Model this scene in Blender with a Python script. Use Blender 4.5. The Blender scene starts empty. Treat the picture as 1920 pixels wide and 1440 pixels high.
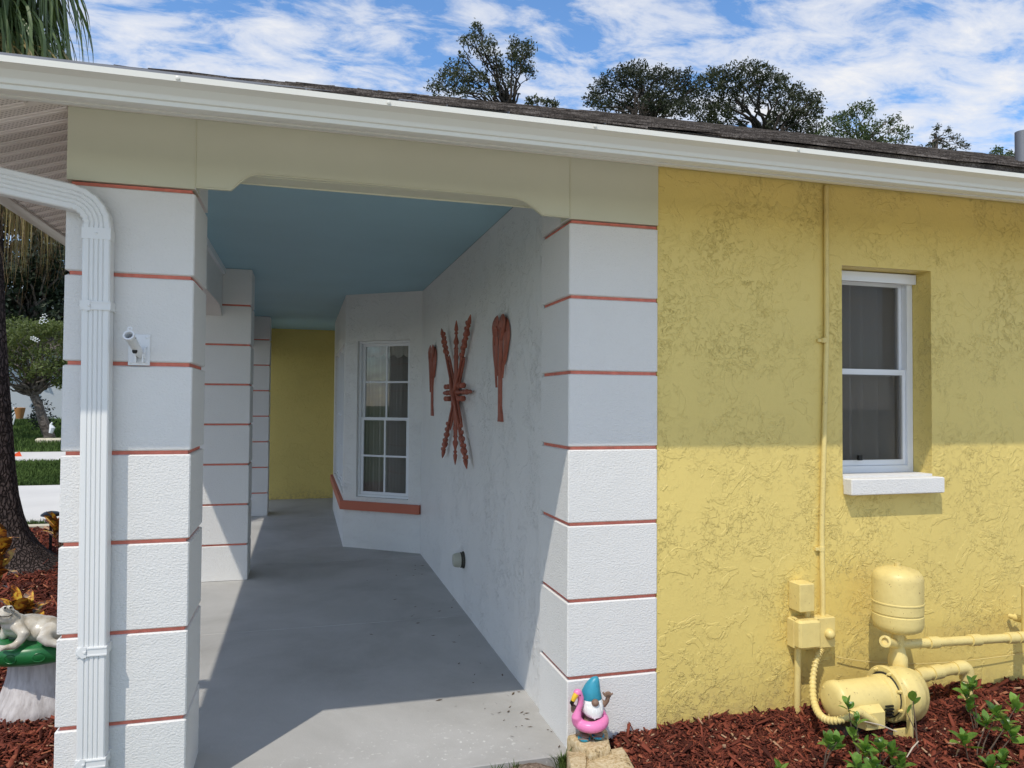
import bpy, math, random
import numpy as np
from mathutils import Vector, Matrix, noise as mnoise
R = math.radians
random.seed(7); rng = np.random.default_rng(7)
scene = bpy.context.scene
col = scene.collection

# ------------------------------------------------------------------ camera
F_PX, YAW, PITCH, ROLL = 1391.18, -0.2738, 0.0254, 0.0071
CAM = Vector((-1.0727, -2.9378, 1.4348))
_rt = Vector((math.cos(YAW), math.sin(YAW), 0))
FW = Vector((-math.sin(YAW)*math.cos(PITCH), math.cos(YAW)*math.cos(PITCH), math.sin(PITCH)))
_up = _rt.cross(FW)
RT = _rt*math.cos(ROLL) + _up*math.sin(ROLL)
UP = _up*math.cos(ROLL) - _rt*math.sin(ROLL)
cd = bpy.data.cameras.new('camera'); cam = bpy.data.objects.new('camera', cd); col.objects.link(cam)
m = Matrix((RT, UP, -FW)).transposed().to_4x4(); m.translation = CAM
cam.matrix_world = m
cd.sensor_fit = 'HORIZONTAL'; cd.sensor_width = 36; cd.lens = 36*F_PX/1920
cd.clip_end = 2000; cd.clip_start = 0.05
scene.camera = cam
def ray(px, py): return FW + RT*((px-960)/F_PX) - UP*((py-720)/F_PX)
def at(px, py, axis, val):
    d = ray(px, py); return CAM + d*((val-CAM[axis])/d[axis])
def P(px, py, Y): return at(px, py, 1, Y)
def G(px, py, z): return at(px, py, 2, z)

# ------------------------------------------------------------------ light
SUN = Vector((-0.775, -1.0, 1.93)).normalized()      # towards the sun
ELEV = math.asin(SUN.z)
sl = bpy.data.lights.new('sun', 'SUN'); so = bpy.data.objects.new('sun', sl); col.objects.link(so)
sl.energy = 2.0; sl.angle = R(0.53); sl.color = (1.0, 0.94, 0.84)
so.rotation_euler = SUN.to_track_quat('Z', 'Y').to_euler()
w = bpy.data.worlds.new('World'); scene.world = w; w.use_nodes = True
nt = w.node_tree; nt.nodes.clear()
def N(t, typ, **k):
    n = t.nodes.new(typ)
    for a, b in k.items(): setattr(n, a, b)
    return n
wo = N(nt, 'ShaderNodeOutputWorld'); bg = N(nt, 'ShaderNodeBackground'); sky = N(nt, 'ShaderNodeTexSky')
sky.sky_type = 'NISHITA'; sky.sun_disc = False; sky.sun_elevation = ELEV
sky.sun_rotation = math.atan2(SUN.x, SUN.y)
sky.air_density = 1.0; sky.dust_density = 0.3; sky.ozone_density = 4.0
bg.inputs['Strength'].default_value = 0.15
tc = N(nt, 'ShaderNodeTexCoord'); sp = N(nt, 'ShaderNodeSeparateXYZ'); nt.links.new(tc.outputs['Generated'], sp.inputs[0])
mx = N(nt, 'ShaderNodeMath', operation='MAXIMUM'); nt.links.new(sp.outputs['Z'], mx.inputs[0]); mx.inputs[1].default_value = 0.0
ad = N(nt, 'ShaderNodeMath', operation='ADD'); nt.links.new(mx.outputs[0], ad.inputs[0]); ad.inputs[1].default_value = 0.16
dx = N(nt, 'ShaderNodeMath', operation='DIVIDE'); dy = N(nt, 'ShaderNodeMath', operation='DIVIDE')
nt.links.new(sp.outputs['X'], dx.inputs[0]); nt.links.new(ad.outputs[0], dx.inputs[1])
nt.links.new(sp.outputs['Y'], dy.inputs[0]); nt.links.new(ad.outputs[0], dy.inputs[1])
cb = N(nt, 'ShaderNodeCombineXYZ'); nt.links.new(dx.outputs[0], cb.inputs[0]); nt.links.new(dy.outputs[0], cb.inputs[1])
mp = N(nt, 'ShaderNodeMapping'); nt.links.new(cb.outputs[0], mp.inputs[0])
mp.inputs['Rotation'].default_value = (0, 0, R(35)); mp.inputs['Scale'].default_value = (1.0, 1.75, 1); mp.inputs['Location'].default_value = (3.4, 1.3, 0)
n1 = N(nt, 'ShaderNodeTexNoise'); n1.inputs['Scale'].default_value = 5.6; n1.inputs['Detail'].default_value = 10; n1.inputs['Roughness'].default_value = 0.64; n1.inputs['Distortion'].default_value = 0.35
n2 = N(nt, 'ShaderNodeTexNoise'); n2.inputs['Scale'].default_value = 1.1; n2.inputs['Detail'].default_value = 3
nt.links.new(mp.outputs[0], n1.inputs['Vector']); nt.links.new(mp.outputs[0], n2.inputs['Vector'])
sm = N(nt, 'ShaderNodeMath', operation='MULTIPLY_ADD'); nt.links.new(n2.outputs['Fac'], sm.inputs[0]); sm.inputs[1].default_value = 0.46; nt.links.new(n1.outputs['Fac'], sm.inputs[2])
rp = N(nt, 'ShaderNodeValToRGB'); nt.links.new(sm.outputs[0], rp.inputs[0])
rp.color_ramp.elements[0].position = 0.62; rp.color_ramp.elements[0].color = (0, 0, 0, 1)
rp.color_ramp.elements[1].position = 0.96; rp.color_ramp.elements[1].color = (1, 1, 1, 1)
e = rp.color_ramp.elements.new(0.77); e.color = (0.62, 0.62, 0.62, 1)
# cloud colour: white, greyer where thick
hs = N(nt, 'ShaderNodeHueSaturation'); hs.inputs['Saturation'].default_value = 1.12; hs.inputs['Value'].default_value = 0.95
nt.links.new(sky.outputs[0], hs.inputs['Color'])
mixc = N(nt, 'ShaderNodeMix', data_type='RGBA')
nt.links.new(rp.outputs[0], mixc.inputs['Factor']); nt.links.new(hs.outputs[0], mixc.inputs['A'])
mixc.inputs['B'].default_value = (3.85, 3.9, 4.05, 1)
nt.links.new(mixc.outputs['Result'], bg.inputs['Color']); nt.links.new(bg.outputs[0], wo.inputs['Surface'])
scene.view_settings.view_transform = 'Standard'; scene.view_settings.look = 'None'
scene.view_settings.gamma = 1.0; scene.view_settings.exposure = 0.60; scene.view_settings.use_curve_mapping = False

# ------------------------------------------------------------------ materials
def mat(name, color, rough=0.75, spec=0.3, metal=0.0):
    m = bpy.data.materials.new(name); m.use_nodes = True
    t = m.node_tree; b = t.nodes['Principled BSDF']
    b.inputs['Base Color'].default_value = (*color, 1); b.inputs['Roughness'].default_value = rough
    b.inputs['Specular IOR Level'].default_value = spec; b.inputs['Metallic'].default_value = metal
    return m
def noise(t, scale, detail=4, rough=0.55, dist=0.0, vec=None):
    n = t.nodes.new('ShaderNodeTexNoise'); n.inputs['Scale'].default_value = scale; n.inputs['Detail'].default_value = detail
    n.inputs['Roughness'].default_value = rough; n.inputs['Distortion'].default_value = dist
    if vec is None:
        c = t.nodes.get('OC') or t.nodes.new('ShaderNodeTexCoord'); c.name = 'OC'; vec = c.outputs['Object']
    t.links.new(vec, n.inputs['Vector']); return n
def mth(t, op, a, b=None, c=None, clamp=False):
    n = t.nodes.new('ShaderNodeMath'); n.operation = op; n.use_clamp = clamp
    for i, v in enumerate((a, b, c)):
        if v is None: continue
        if isinstance(v, (int, float)): n.inputs[i].default_value = v
        else: t.links.new(v, n.inputs[i])
    return n.outputs[0]
def ramp(t, fac, stops):
    r = t.nodes.new('ShaderNodeValToRGB'); cr = r.color_ramp
    cr.elements[0].position = stops[0][0]; cr.elements[0].color = (*stops[0][1], 1)
    cr.elements[1].position = stops[-1][0]; cr.elements[1].color = (*stops[-1][1], 1)
    for p, c in stops[1:-1]:
        e = cr.elements.new(p); e.color = (*c, 1)
    t.links.new(fac, r.inputs[0]); return r.outputs[0]
def setcol(m, out): m.node_tree.links.new(out, m.node_tree.nodes['Principled BSDF'].inputs['Base Color'])
def bump(m, h, dist, strength=1.0):
    t = m.node_tree; b = t.nodes.new('ShaderNodeBump'); b.inputs['Strength'].default_value = strength; b.inputs['Distance'].default_value = dist
    t.links.new(h, b.inputs['Height']); t.links.new(b.outputs[0], t.nodes['Principled BSDF'].inputs['Normal'])
def vary(m, c, amp=0.08, scale=2.0, detail=5):
    t = m.node_tree; n = noise(t, scale, detail)
    setcol(m, ramp(t, n.outputs['Fac'], [(0.3, tuple(x*(1-amp) for x in c)), (0.7, tuple(min(1, x*(1+amp)) for x in c))]))
def geo_vec(t):
    g = t.nodes.new('ShaderNodeNewGeometry'); return g.outputs['Position']

def skip_trowel(name, c, scale=11.0, dist=0.006, amp=0.05):
    m = mat(name, c, 0.42, 0.5); t = m.node_tree; v = geo_vec(t)
    def stepn(sc, det, ro, di, thr, wid):
        a = noise(t, sc, det, ro, di, v).outputs['Fac']
        return mth(t, 'DIVIDE', mth(t, 'SUBTRACT', a, thr), wid, clamp=True), a
    p1, a1 = stepn(scale, 7, 0.64, 0.35, 0.52, 0.055)
    p2, a2 = stepn(scale*2.3, 6, 0.66, 0.6, 0.545, 0.05)
    lip = mth(t, 'SUBTRACT', 1.0, mth(t, 'DIVIDE', mth(t, 'ABSOLUTE', mth(t, 'SUBTRACT', a1, 0.545)), 0.030), clamp=True)
    mask = noise(t, 3.1, 3, 0.6, 0, v).outputs['Fac']
    mk = mth(t, 'ADD', mth(t, 'MULTIPLY', mth(t, 'DIVIDE', mth(t, 'SUBTRACT', mask, 0.42), 0.2, clamp=True), 0.85), 0.15)
    h = mth(t, 'MULTIPLY', mth(t, 'ADD', mth(t, 'MULTIPLY', p1, 0.45), mth(t, 'MULTIPLY', lip, 0.35)), mk)
    p3, a3 = stepn(scale*.45, 5, 0.6, 0.9, 0.56, 0.03)
    h = mth(t, 'ADD', h, mth(t, 'ADD', mth(t, 'MULTIPLY', mth(t, 'MULTIPLY', p2, mk), 0.45), mth(t, 'MULTIPLY', p3, 0.5)))
    f = noise(t, 55, 3, 0.5, 0, v).outputs['Fac']; lo = noise(t, 5, 2, 0.5, 0, v).outputs['Fac']
    h = mth(t, 'ADD', h, mth(t, 'ADD', mth(t, 'MULTIPLY', f, 0.16), mth(t, 'MULTIPLY', lo, 0.8)))
    bump(m, h, dist)
    n = noise(t, 1.3, 5, 0.55, 0, v)
    base = ramp(t, n.outputs['Fac'], [(0.3, tuple(x*(1-amp) for x in c)), (0.7, tuple(min(1, x*(1+amp)) for x in c))])
    setcol(m, splash(t, base, v) if 'yellow' in name else base)
    return m
def splash(t, base, v):
    sp = t.nodes.new('ShaderNodeSeparateXYZ'); t.links.new(v, sp.inputs[0])
    nz = noise(t, 24, 5, 0.75, 0, v).outputs['Fac']; wide = noise(t, 3, 3, 0.5, 0, v).outputs['Fac']
    lim = mth(t, 'MULTIPLY_ADD', wide, 0.30, 0.04)
    hgt = mth(t, 'SUBTRACT', 1.0, mth(t, 'DIVIDE', sp.outputs['Z'], lim), clamp=True)
    f = mth(t, 'MULTIPLY', mth(t, 'MULTIPLY', hgt, mth(t, 'DIVIDE', mth(t, 'SUBTRACT', nz, 0.45), 0.2, clamp=True)), 0.55)
    mx = t.nodes.new('ShaderNodeMix'); mx.data_type = 'RGBA'; t.links.new(f, mx.inputs['Factor']); t.links.new(base, mx.inputs['A']); mx.inputs['B'].default_value = (0.24, 0.15, 0.10, 1)
    return mx.outputs['Result']
def orange_peel(name, c, scale=105, dist=0.0030, amp=0.03):
    m = mat(name, c, 0.7, 0.3); t = m.node_tree; v = geo_vec(t)
    mpn = t.nodes.new('ShaderNodeMapping'); mpn.inputs['Scale'].default_value = (1, 1, 1.5); t.links.new(v, mpn.inputs[0]); v2 = mpn.outputs[0]
    a = noise(t, scale, 3, 0.55, 0.4, v2).outputs['Fac']; b_ = noise(t, 14, 3, 0.5, 0, v).outputs['Fac']
    bump(m, mth(t, 'ADD', a, mth(t, 'MULTIPLY', b_, 0.6)), dist)
    n = noise(t, 1.6, 6, 0.6, 0, v)
    setcol(m, ramp(t, n.outputs['Fac'], [(0.3, tuple(x*(1-amp) for x in c)), (0.7, tuple(min(1, x*(1+amp*.6)) for x in c))]))
    return m
M = {}
M['yellow'] = skip_trowel('yellow stucco', (0.75, 0.58, 0.175), 17, 0.0034)
M['porch_white'] = skip_trowel('white trowelled stucco', (0.74, 0.725, 0.695), 12.0, 0.0036, 0.02)
M['pillar_white'] = orange_peel('white stucco', (0.74, 0.725, 0.695))
M['cream'] = mat('cream painted header', (0.60, 0.59, 0.45), 0.55); vary(M['cream'], (0.60, 0.59, 0.45), 0.04, 1.5)
M['cream_edge'] = mat('cream bead', (0.60, 0.58, 0.43), 0.5)
M['gutter'] = mat('gutter enamel', (0.70, 0.68, 0.60), 0.32, 0.5)
M['downspout'] = mat('white enamel', (0.75, 0.75, 0.73), 0.35, 0.5)
M['salmon'] = mat('salmon paint', (0.66, 0.20, 0.14), 0.7); vary(M['salmon'], (0.66, 0.20, 0.14), 0.15, 30)
M['ledge'] = mat('terracotta ledge paint', (0.50, 0.15, 0.09), 0.6)
M['blue'] = mat('blue ceiling paint', (0.34, 0.53, 0.60), 0.6); vary(M['blue'], (0.34, 0.53, 0.60), 0.05, 1.2)
M['white'] = mat('white vinyl', (0.78, 0.79, 0.80), 0.4, 0.5)
M['soffit'] = mat('beige vinyl soffit', (0.84, 0.77, 0.70), 0.5)
M['soffit_dark'] = mat('soffit perforation shadow gap', (0.50, 0.44, 0.39), 0.8)
M['art'] = mat('terracotta painted wood', (0.30, 0.085, 0.05), 0.5, 0.4); vary(M['art'], (0.30, 0.085, 0.05), 0.2, 25)
M['curtain'] = mat('curtain', (0.62, 0.60, 0.55), 0.9)
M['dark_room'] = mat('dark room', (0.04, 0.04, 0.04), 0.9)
M['grayscreen'] = mat('grey curtain', (0.84, 0.81, 0.76), 0.9)
M['metal_gray'] = mat('galvanised metal', (0.22, 0.22, 0.23), 0.5, 0.5, 0.6)
M['dark_metal'] = mat('dark bronze', (0.02, 0.02, 0.022), 0.4, 0.5)
M['beige'] = mat('beige plastic', (0.42, 0.41, 0.33), 0.45)
M['gasket'] = mat('dark gasket', (0.05, 0.045, 0.035), 0.7)
M['pump'] = mat('yellow painted metal', (0.76, 0.61, 0.23), 0.42, 0.4)
_t = M['pump'].node_tree; _n = noise(_t, 35, 3, 0.5, 0, geo_vec(_t)); bump(M['pump'], _n.outputs['Fac'], 0.001)
_a = noise(_t, 7, 6, 0.7).outputs['Fac']; _b = noise(_t, 60, 4, 0.7).outputs['Fac']
_base = ramp(_t, _a, [(0.3, (0.64, 0.50, 0.19)), (0.5, (0.74, 0.59, 0.225)), (0.75, (0.78, 0.64, 0.26))])
_mx = _t.nodes.new('ShaderNodeMix'); _mx.data_type = 'RGBA'; _t.links.new(mth(_t, 'MULTIPLY', mth(_t, 'DIVIDE', mth(_t, 'SUBTRACT', _b, 0.64), 0.04, clamp=True), 0.7), _mx.inputs['Factor']); _t.links.new(_base, _mx.inputs['A']); _mx.inputs['B'].default_value = (0.22, 0.12, 0.05, 1)
setcol(M['pump'], _mx.outputs['Result'])
M['pump_dark'] = mat('dark pump base and gap shade', (0.03, 0.03, 0.03), 0.6)  # near-black for the pump base and the painted shade in the flange gap

def concrete():
    m = mat('porch concrete', (0.3, 0.3, 0.3), 0.62, 0.35); t = m.node_tree; v = geo_vec(t)
    mpn = t.nodes.new('ShaderNodeMapping'); mpn.inputs['Scale'].default_value = (.8, 2.6, 1); t.links.new(v, mpn.inputs[0])
    a = noise(t, 1.2, 9, 0.64, 0.3, v).outputs['Fac']
    c = ramp(t, a, [(0.30, (0.31, 0.30, 0.28)), (0.5, (0.40, 0.39, 0.37)), (0.70, (0.47, 0.46, 0.44))])
    b_ = noise(t, 42, 4, 0.6, 0, v).outputs['Fac']
    fleck = mth(t, 'DIVIDE', mth(t, 'SUBTRACT', b_, 0.60), 0.05, clamp=True)
    sp = t.nodes.new('ShaderNodeSeparateXYZ'); t.links.new(v, sp.inputs[0])
    near = mth(t, 'MULTIPLY', mth(t, 'SUBTRACT', 0.55, sp.outputs['Y'], clamp=True), 1.6, clamp=True)
    big = mth(t, 'DIVIDE', mth(t, 'SUBTRACT', noise(t, 2.2, 3, .5, 0, v).outputs['Fac'], 0.45), 0.2, clamp=True)
    f = mth(t, 'MULTIPLY', mth(t, 'MULTIPLY', fleck, near), big)
    mx = t.nodes.new('ShaderNodeMix'); mx.data_type = 'RGBA'; t.links.new(f, mx.inputs['Factor']); t.links.new(c, mx.inputs['A']); mx.inputs['B'].default_value = (0.72, 0.72, 0.68, 1)
    # dark leaf stains near the wall
    s = noise(t, 13, 5, 0.65, 0.5, v).outputs['Fac']; st = mth(t, 'DIVIDE', mth(t, 'SUBTRACT', s, 0.66), 0.06, clamp=True)
    nearw = mth(t, 'MULTIPLY', mth(t, 'ADD', sp.outputs['X'], 0.9, clamp=True), 0.6)
    m2 = t.nodes.new('ShaderNodeMix'); m2.data_type = 'RGBA'; t.links.new(mth(t, 'MULTIPLY', st, nearw), m2.inputs['Factor']); t.links.new(mx.outputs['Result'], m2.inputs['A']); m2.inputs['B'].default_value = (0.16, 0.15, 0.14, 1)
    setcol(m, m2.outputs['Result'])
    bump(m, mth(t, 'ADD', b_, mth(t, 'MULTIPLY', noise(t, 150, 2, .5, 0, v).outputs['Fac'], .5)), 0.0012)
    return m
M['concrete'] = concrete()
def shingle():
    m = mat('asphalt shingle', (0.1, 0.09, 0.08), 0.95, 0.1); t = m.node_tree; v = geo_vec(t)
    a = noise(t, 9, 3, 0.6, 0, v).outputs['Fac']; b_ = noise(t, 160, 3, 0.7, 0, v).outputs['Fac']
    s = mth(t, 'ADD', mth(t, 'MULTIPLY', a, .5), mth(t, 'MULTIPLY', b_, .5))
    setcol(m, ramp(t, s, [(0.36, (0.025, 0.022, 0.02)), (0.5, (0.085, 0.07, 0.06)), (0.62, (0.22, 0.19, 0.17))]))
    bump(m, b_, 0.003); return m
M['shingle'] = shingle()
def coral():
    m = mat('coral stone', (0.5, 0.4, 0.25), 0.9, 0.15); t = m.node_tree
    a = noise(t, 70, 5, 0.7).outputs['Fac']; b_ = noise(t, 18, 4, 0.6).outputs['Fac']
    setcol(m, ramp(t, mth(t, 'ADD', mth(t, 'MULTIPLY', a, .6), mth(t, 'MULTIPLY', b_, .4)), [(0.36, (0.12, 0.09, 0.05)), (0.44, (0.50, 0.37, 0.20)), (0.6, (0.70, 0.58, 0.38))]))
    bump(m, a, 0.008); return m
M['coral'] = coral()
def mulchmat(name, dark=1.0):
    m = mat(name, (0.12, 0.04, 0.03), 0.85, 0.2); t = m.node_tree
    at_ = t.nodes.new('ShaderNodeAttribute'); at_.attribute_name = 'tint'
    setcol(m, ramp(t, at_.outputs['Fac'], [(0.0, (0.035, 0.009, 0.006)), (0.45, (0.12, 0.03, 0.018)), (0.8, (0.25, 0.062, 0.035)), (0.95, (0.33, 0.12, 0.06)), (1.0, (0.42, 0.27, 0.17))]))
    return m
M['chips'] = mulchmat('mulch chips')
M['mulch_base'] = mat('mulch base', (0.05, 0.016, 0.012), 0.95, 0.1)
_t = M['mulch_base'].node_tree; _n = noise(_t, 60, 4, 0.7, 0.5); setcol(M['mulch_base'], ramp(_t, _n.outputs['Fac'], [(0.35, (0.02, 0.007, 0.005)), (0.65, (0.16, 0.045, 0.028))])); bump(M['mulch_base'], _n.outputs['Fac'], 0.02)
M['litter'] = mat('dry leaf bits', (0.10, 0.07, 0.045), 0.9)
M['soil'] = mat('sandy soil', (0.26, 0.19, 0.14), 0.95, 0.1)
_t = M['soil'].node_tree; _n = noise(_t, 90, 4, 0.7); setcol(M['soil'], ramp(_t, _n.outputs['Fac'], [(0.35, (0.14, 0.10, 0.075)), (0.65, (0.34, 0.26, 0.20))])); bump(M['soil'], _n.outputs['Fac'], 0.01)
def grass_mat(name, a, b):
    m = mat(name, a, 0.9, 0.15); t = m.node_tree; v = geo_vec(t)
    n = noise(t, 22, 5, 0.75, 0, v); n2 = noise(t, 0.8, 3, 0.5, 0, v)
    s = mth(t, 'ADD', mth(t, 'MULTIPLY', n.outputs['Fac'], .6), mth(t, 'MULTIPLY', n2.outputs['Fac'], .4))
    setcol(m, ramp(t, s, [(0.38, a), (0.62, b)])); bump(m, n.outputs['Fac'], 0.05); return m
M['lawn'] = grass_mat('lawn', (0.035, 0.065, 0.018), (0.10, 0.15, 0.045))
M['blade'] = grass_mat('grass blades', (0.045, 0.085, 0.02), (0.13, 0.20, 0.05))
M['pave'] = mat('pale driveway concrete', (0.60, 0.58, 0.54), 0.8); vary(M['pave'], (0.60, 0.58, 0.54), 0.1, 0.6)
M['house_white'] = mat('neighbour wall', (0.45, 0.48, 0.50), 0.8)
def leafmat(name, a, b, rough=0.45, scale=3.0, trans=0.0):
    m = mat(name, a, rough, 0.4); t = m.node_tree; v = geo_vec(t)
    n = noise(t, scale, 4, 0.8, 0, v); i = t.nodes.new('ShaderNodeObjectInfo')
    s = mth(t, 'ADD', mth(t, 'MULTIPLY', n.outputs['Fac'], .75), mth(t, 'MULTIPLY', i.outputs['Random'], .25))
    setcol(m, ramp(t, s, [(0.35, a), (0.7, b)]))
    if trans:
        tr = t.nodes.new('ShaderNodeBsdfTranslucent'); tr.inputs[0].default_value = (b[0]*1.5, b[1]*1.6, b[2], 1)
        mx = t.nodes.new('ShaderNodeMixShader'); mx.inputs[0].default_value = trans
        out = t.nodes['Material Output']; t.links.new(t.nodes['Principled BSDF'].outputs[0], mx.inputs[1]); t.links.new(tr.outputs[0], mx.inputs[2]); t.links.new(mx.outputs[0], out.inputs[0])
    return m
M['oak_leaf'] = leafmat('oak foliage', (0.014, 0.020, 0.009), (0.075, 0.085, 0.035), 0.6, 2.5, 0.12)
M['oak_bright'] = leafmat('bright foliage', (0.035, 0.055, 0.015), (0.11, 0.15, 0.04), 0.6, 2.5, 0.15)
M['tree_green'] = leafmat('garden tree foliage', (0.025, 0.045, 0.012), (0.16, 0.19, 0.05), 0.6, 3.5, 0.2)
M['dark_leaf'] = leafmat('dark shrub foliage', (0.010, 0.018, 0.008), (0.035, 0.055, 0.02), 0.6, 3.0)
M['bark'] = mat('bark', (0.11, 0.09, 0.075), 0.95, 0.1)
_t = M['bark'].node_tree; _n = noise(_t, 7, 5, 0.7, 1.0); setcol(M['bark'], ramp(_t, _n.outputs['Fac'], [(0.35, (0.045, 0.035, 0.028)), (0.65, (0.20, 0.17, 0.145))])); bump(M['bark'], _n.outputs['Fac'], 0.03)
M['oak_bark'] = mat('dark oak bark', (0.045, 0.038, 0.032), 0.95, 0.1)
M['palm_bark'] = mat('fissured palm bark', (0.06, 0.045, 0.04), 0.95, 0.1)
_t = M['palm_bark'].node_tree
_c = _t.nodes.new('ShaderNodeTexCoord'); _m = _t.nodes.new('ShaderNodeMapping'); _m.inputs['Scale'].default_value = (34, 34, 11); _nd = noise(_t, 3.0, 4, .6); _va = _t.nodes.new('ShaderNodeVectorMath'); _va.operation = 'MULTIPLY_ADD'; _t.links.new(_nd.outputs['Color'], _va.inputs[0]); _va.inputs[1].default_value = (.16,.16,.35); _t.links.new(_c.outputs['Object'], _va.inputs[2]); _t.links.new(_va.outputs[0], _m.inputs[0])
_v = _t.nodes.new('ShaderNodeTexVoronoi'); _v.feature = 'DISTANCE_TO_EDGE'; _v.inputs['Scale'].default_value = 1.0; _t.links.new(_m.outputs[0], _v.inputs['Vector'])
_n = noise(_t, 12, 4, .6)
_s = mth(_t, 'MULTIPLY', mth(_t, 'MINIMUM', _v.outputs['Distance'], 0.22), mth(_t, 'ADD', _n.outputs['Fac'], .3))
setcol(M['palm_bark'], ramp(_t, _s, [(0.0, (0.02, 0.015, 0.013)), (0.10, (0.06, 0.045, 0.04)), (0.2, (0.12, 0.09, 0.08))])); bump(M['palm_bark'], _s, 0.05)
M['palm_leaf'] = leafmat('palm leaf', (0.05, 0.085, 0.03), (0.20, 0.26, 0.10), 0.4, 2.0, 0.2)
M['palm_dry'] = leafmat('drooping palm leaf', (0.09, 0.09, 0.025), (0.32, 0.24, 0.09), 0.5, 1.6, 0.15)
M['shrub_leaf'] = leafmat('glossy shrub leaf', (0.030, 0.095, 0.016), (0.20, 0.34, 0.06), 0.3, 14.0, 0.2)
M['stem'] = mat('twig', (0.10, 0.07, 0.05), 0.8)
def croton():
    m = mat('croton leaf', (0.2, 0.1, 0.02), 0.35, 0.5); t = m.node_tree
    c = t.nodes.new('ShaderNodeTexCoord'); n = noise(t, 14, 3, .5, 1.2, c.outputs['Object'])
    setcol(m, ramp(t, n.outputs['Fac'], [(0.36, (0.03, 0.045, 0.012)), (0.46, (0.12, 0.025, 0.01)), (0.54, (0.50, 0.20, 0.02)), (0.66, (0.62, 0.42, 0.05))])); return m
M['croton'] = croton()
M['frog'] = mat('glazed cream ceramic', (0.52, 0.48, 0.40), 0.3, 0.5)
_t = M['frog'].node_tree; _n = noise(_t, 14, 4, .6); setcol(M['frog'], ramp(_t, _n.outputs['Fac'], [(0.35, (0.40, 0.34, 0.25)), (0.6, (0.60, 0.56, 0.48))])); bump(M['frog'], _n.outputs['Fac'], 0.004)
M['stool_stem'] = mat('greyish cast stem', (0.50, 0.46, 0.44), 0.6)
_t = M['stool_stem'].node_tree; _c = _t.nodes.new('ShaderNodeTexCoord'); _m = _t.nodes.new('ShaderNodeMapping'); _m.inputs['Scale'].default_value = (40, 40, 5); _t.links.new(_c.outputs['Object'], _m.inputs[0])
_n = noise(_t, 1, 4, .6, 0, _m.outputs[0]); setcol(M['stool_stem'], ramp(_t, _n.outputs['Fac'], [(0.35, (0.40, 0.36, 0.34)), (0.6, (0.58, 0.54, 0.52))])); bump(M['stool_stem'], _n.outputs['Fac'], 0.006)
M['green_cap'] = mat('green glaze', (0.012, 0.14, 0.035), 0.35, 0.5); vary(M['green_cap'], (0.012, 0.14, 0.035), 0.3, 9)
M['teal'] = mat('teal glaze', (0.03, 0.26, 0.36), 0.4, 0.5); vary(M['teal'], (0.03, 0.26, 0.36), 0.18, 25)
M['pink'] = mat('pink glaze', (0.78, 0.22, 0.45), 0.35, 0.5)
M['skin'] = mat('brown glaze', (0.22, 0.14, 0.10), 0.5)
M['beard'] = mat('white beard', (0.80, 0.80, 0.78), 0.6)
_t = M['beard'].node_tree; _c = _t.nodes.new('ShaderNodeTexCoord'); _m = _t.nodes.new('ShaderNodeMapping'); _m.inputs['Scale'].default_value = (130, 130, 14); _t.links.new(_c.outputs['Object'], _m.inputs[0])
_n = noise(_t, 1, 2, .5, 0.6, _m.outputs[0]); bump(M['beard'], _n.outputs['Fac'], 0.004)
M['beak'] = mat('yellow beak', (0.80, 0.50, 0.04), 0.4); M['black'] = mat('black', (0.012, 0.012, 0.012), 0.4)
M['shorts'] = mat('orange yellow shorts', (0.55, 0.30, 0.05), 0.5)
M['orange'] = mat('orange flag vinyl', (0.75, 0.10, 0.03), 0.6)
M['clay'] = mat('orange clay', (0.42, 0.20, 0.07), 0.7)
M['curb'] = mat('cream kerb', (0.55, 0.50, 0.38), 0.8)
# glass: fresnel reflection over clear
def glass(name, tint=0.8, refl=0.10):
    m = bpy.data.materials.new(name); m.use_nodes = True; t = m.node_tree; t.nodes.clear()
    o = t.nodes.new('ShaderNodeOutputMaterial'); tr = t.nodes.new('ShaderNodeBsdfTransparent'); tr.inputs[0].default_value = (tint, tint, tint, 1)
    g = t.nodes.new('ShaderNodeBsdfGlossy'); g.inputs['Roughness'].default_value = 0.01
    lw = t.nodes.new('ShaderNodeLayerWeight'); lw.inputs[0].default_value = 0.25
    f = mth(t, 'ADD', mth(t, 'MULTIPLY', lw.outputs['Fresnel'], 0.55), refl, clamp=True)
    mx = t.nodes.new('ShaderNodeMixShader'); t.links.new(f, mx.inputs[0]); t.links.new(tr.outputs[0], mx.inputs[1]); t.links.new(g.outputs[0], mx.inputs[2]); t.links.new(mx.outputs[0], o.inputs[0]); return m
M['glass'] = glass('window glass', 0.7, 0.08)
M['screen'] = glass('insect screen', 0.75, 0.0)
_t = M['screen'].node_tree; [ _t.nodes.remove(n) for n in list(_t.nodes) if n.type in ('LAYER_WEIGHT','MATH') ]
for n_ in _t.nodes:
    if n_.type == 'MIX_SHADER': n_.inputs[0].default_value = 0.35
    if n_.type == 'BSDF_GLOSSY': n_.inputs['Roughness'].default_value = 0.9; n_.inputs['Color'].default_value = (0.26, 0.24, 0.21, 1)

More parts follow.
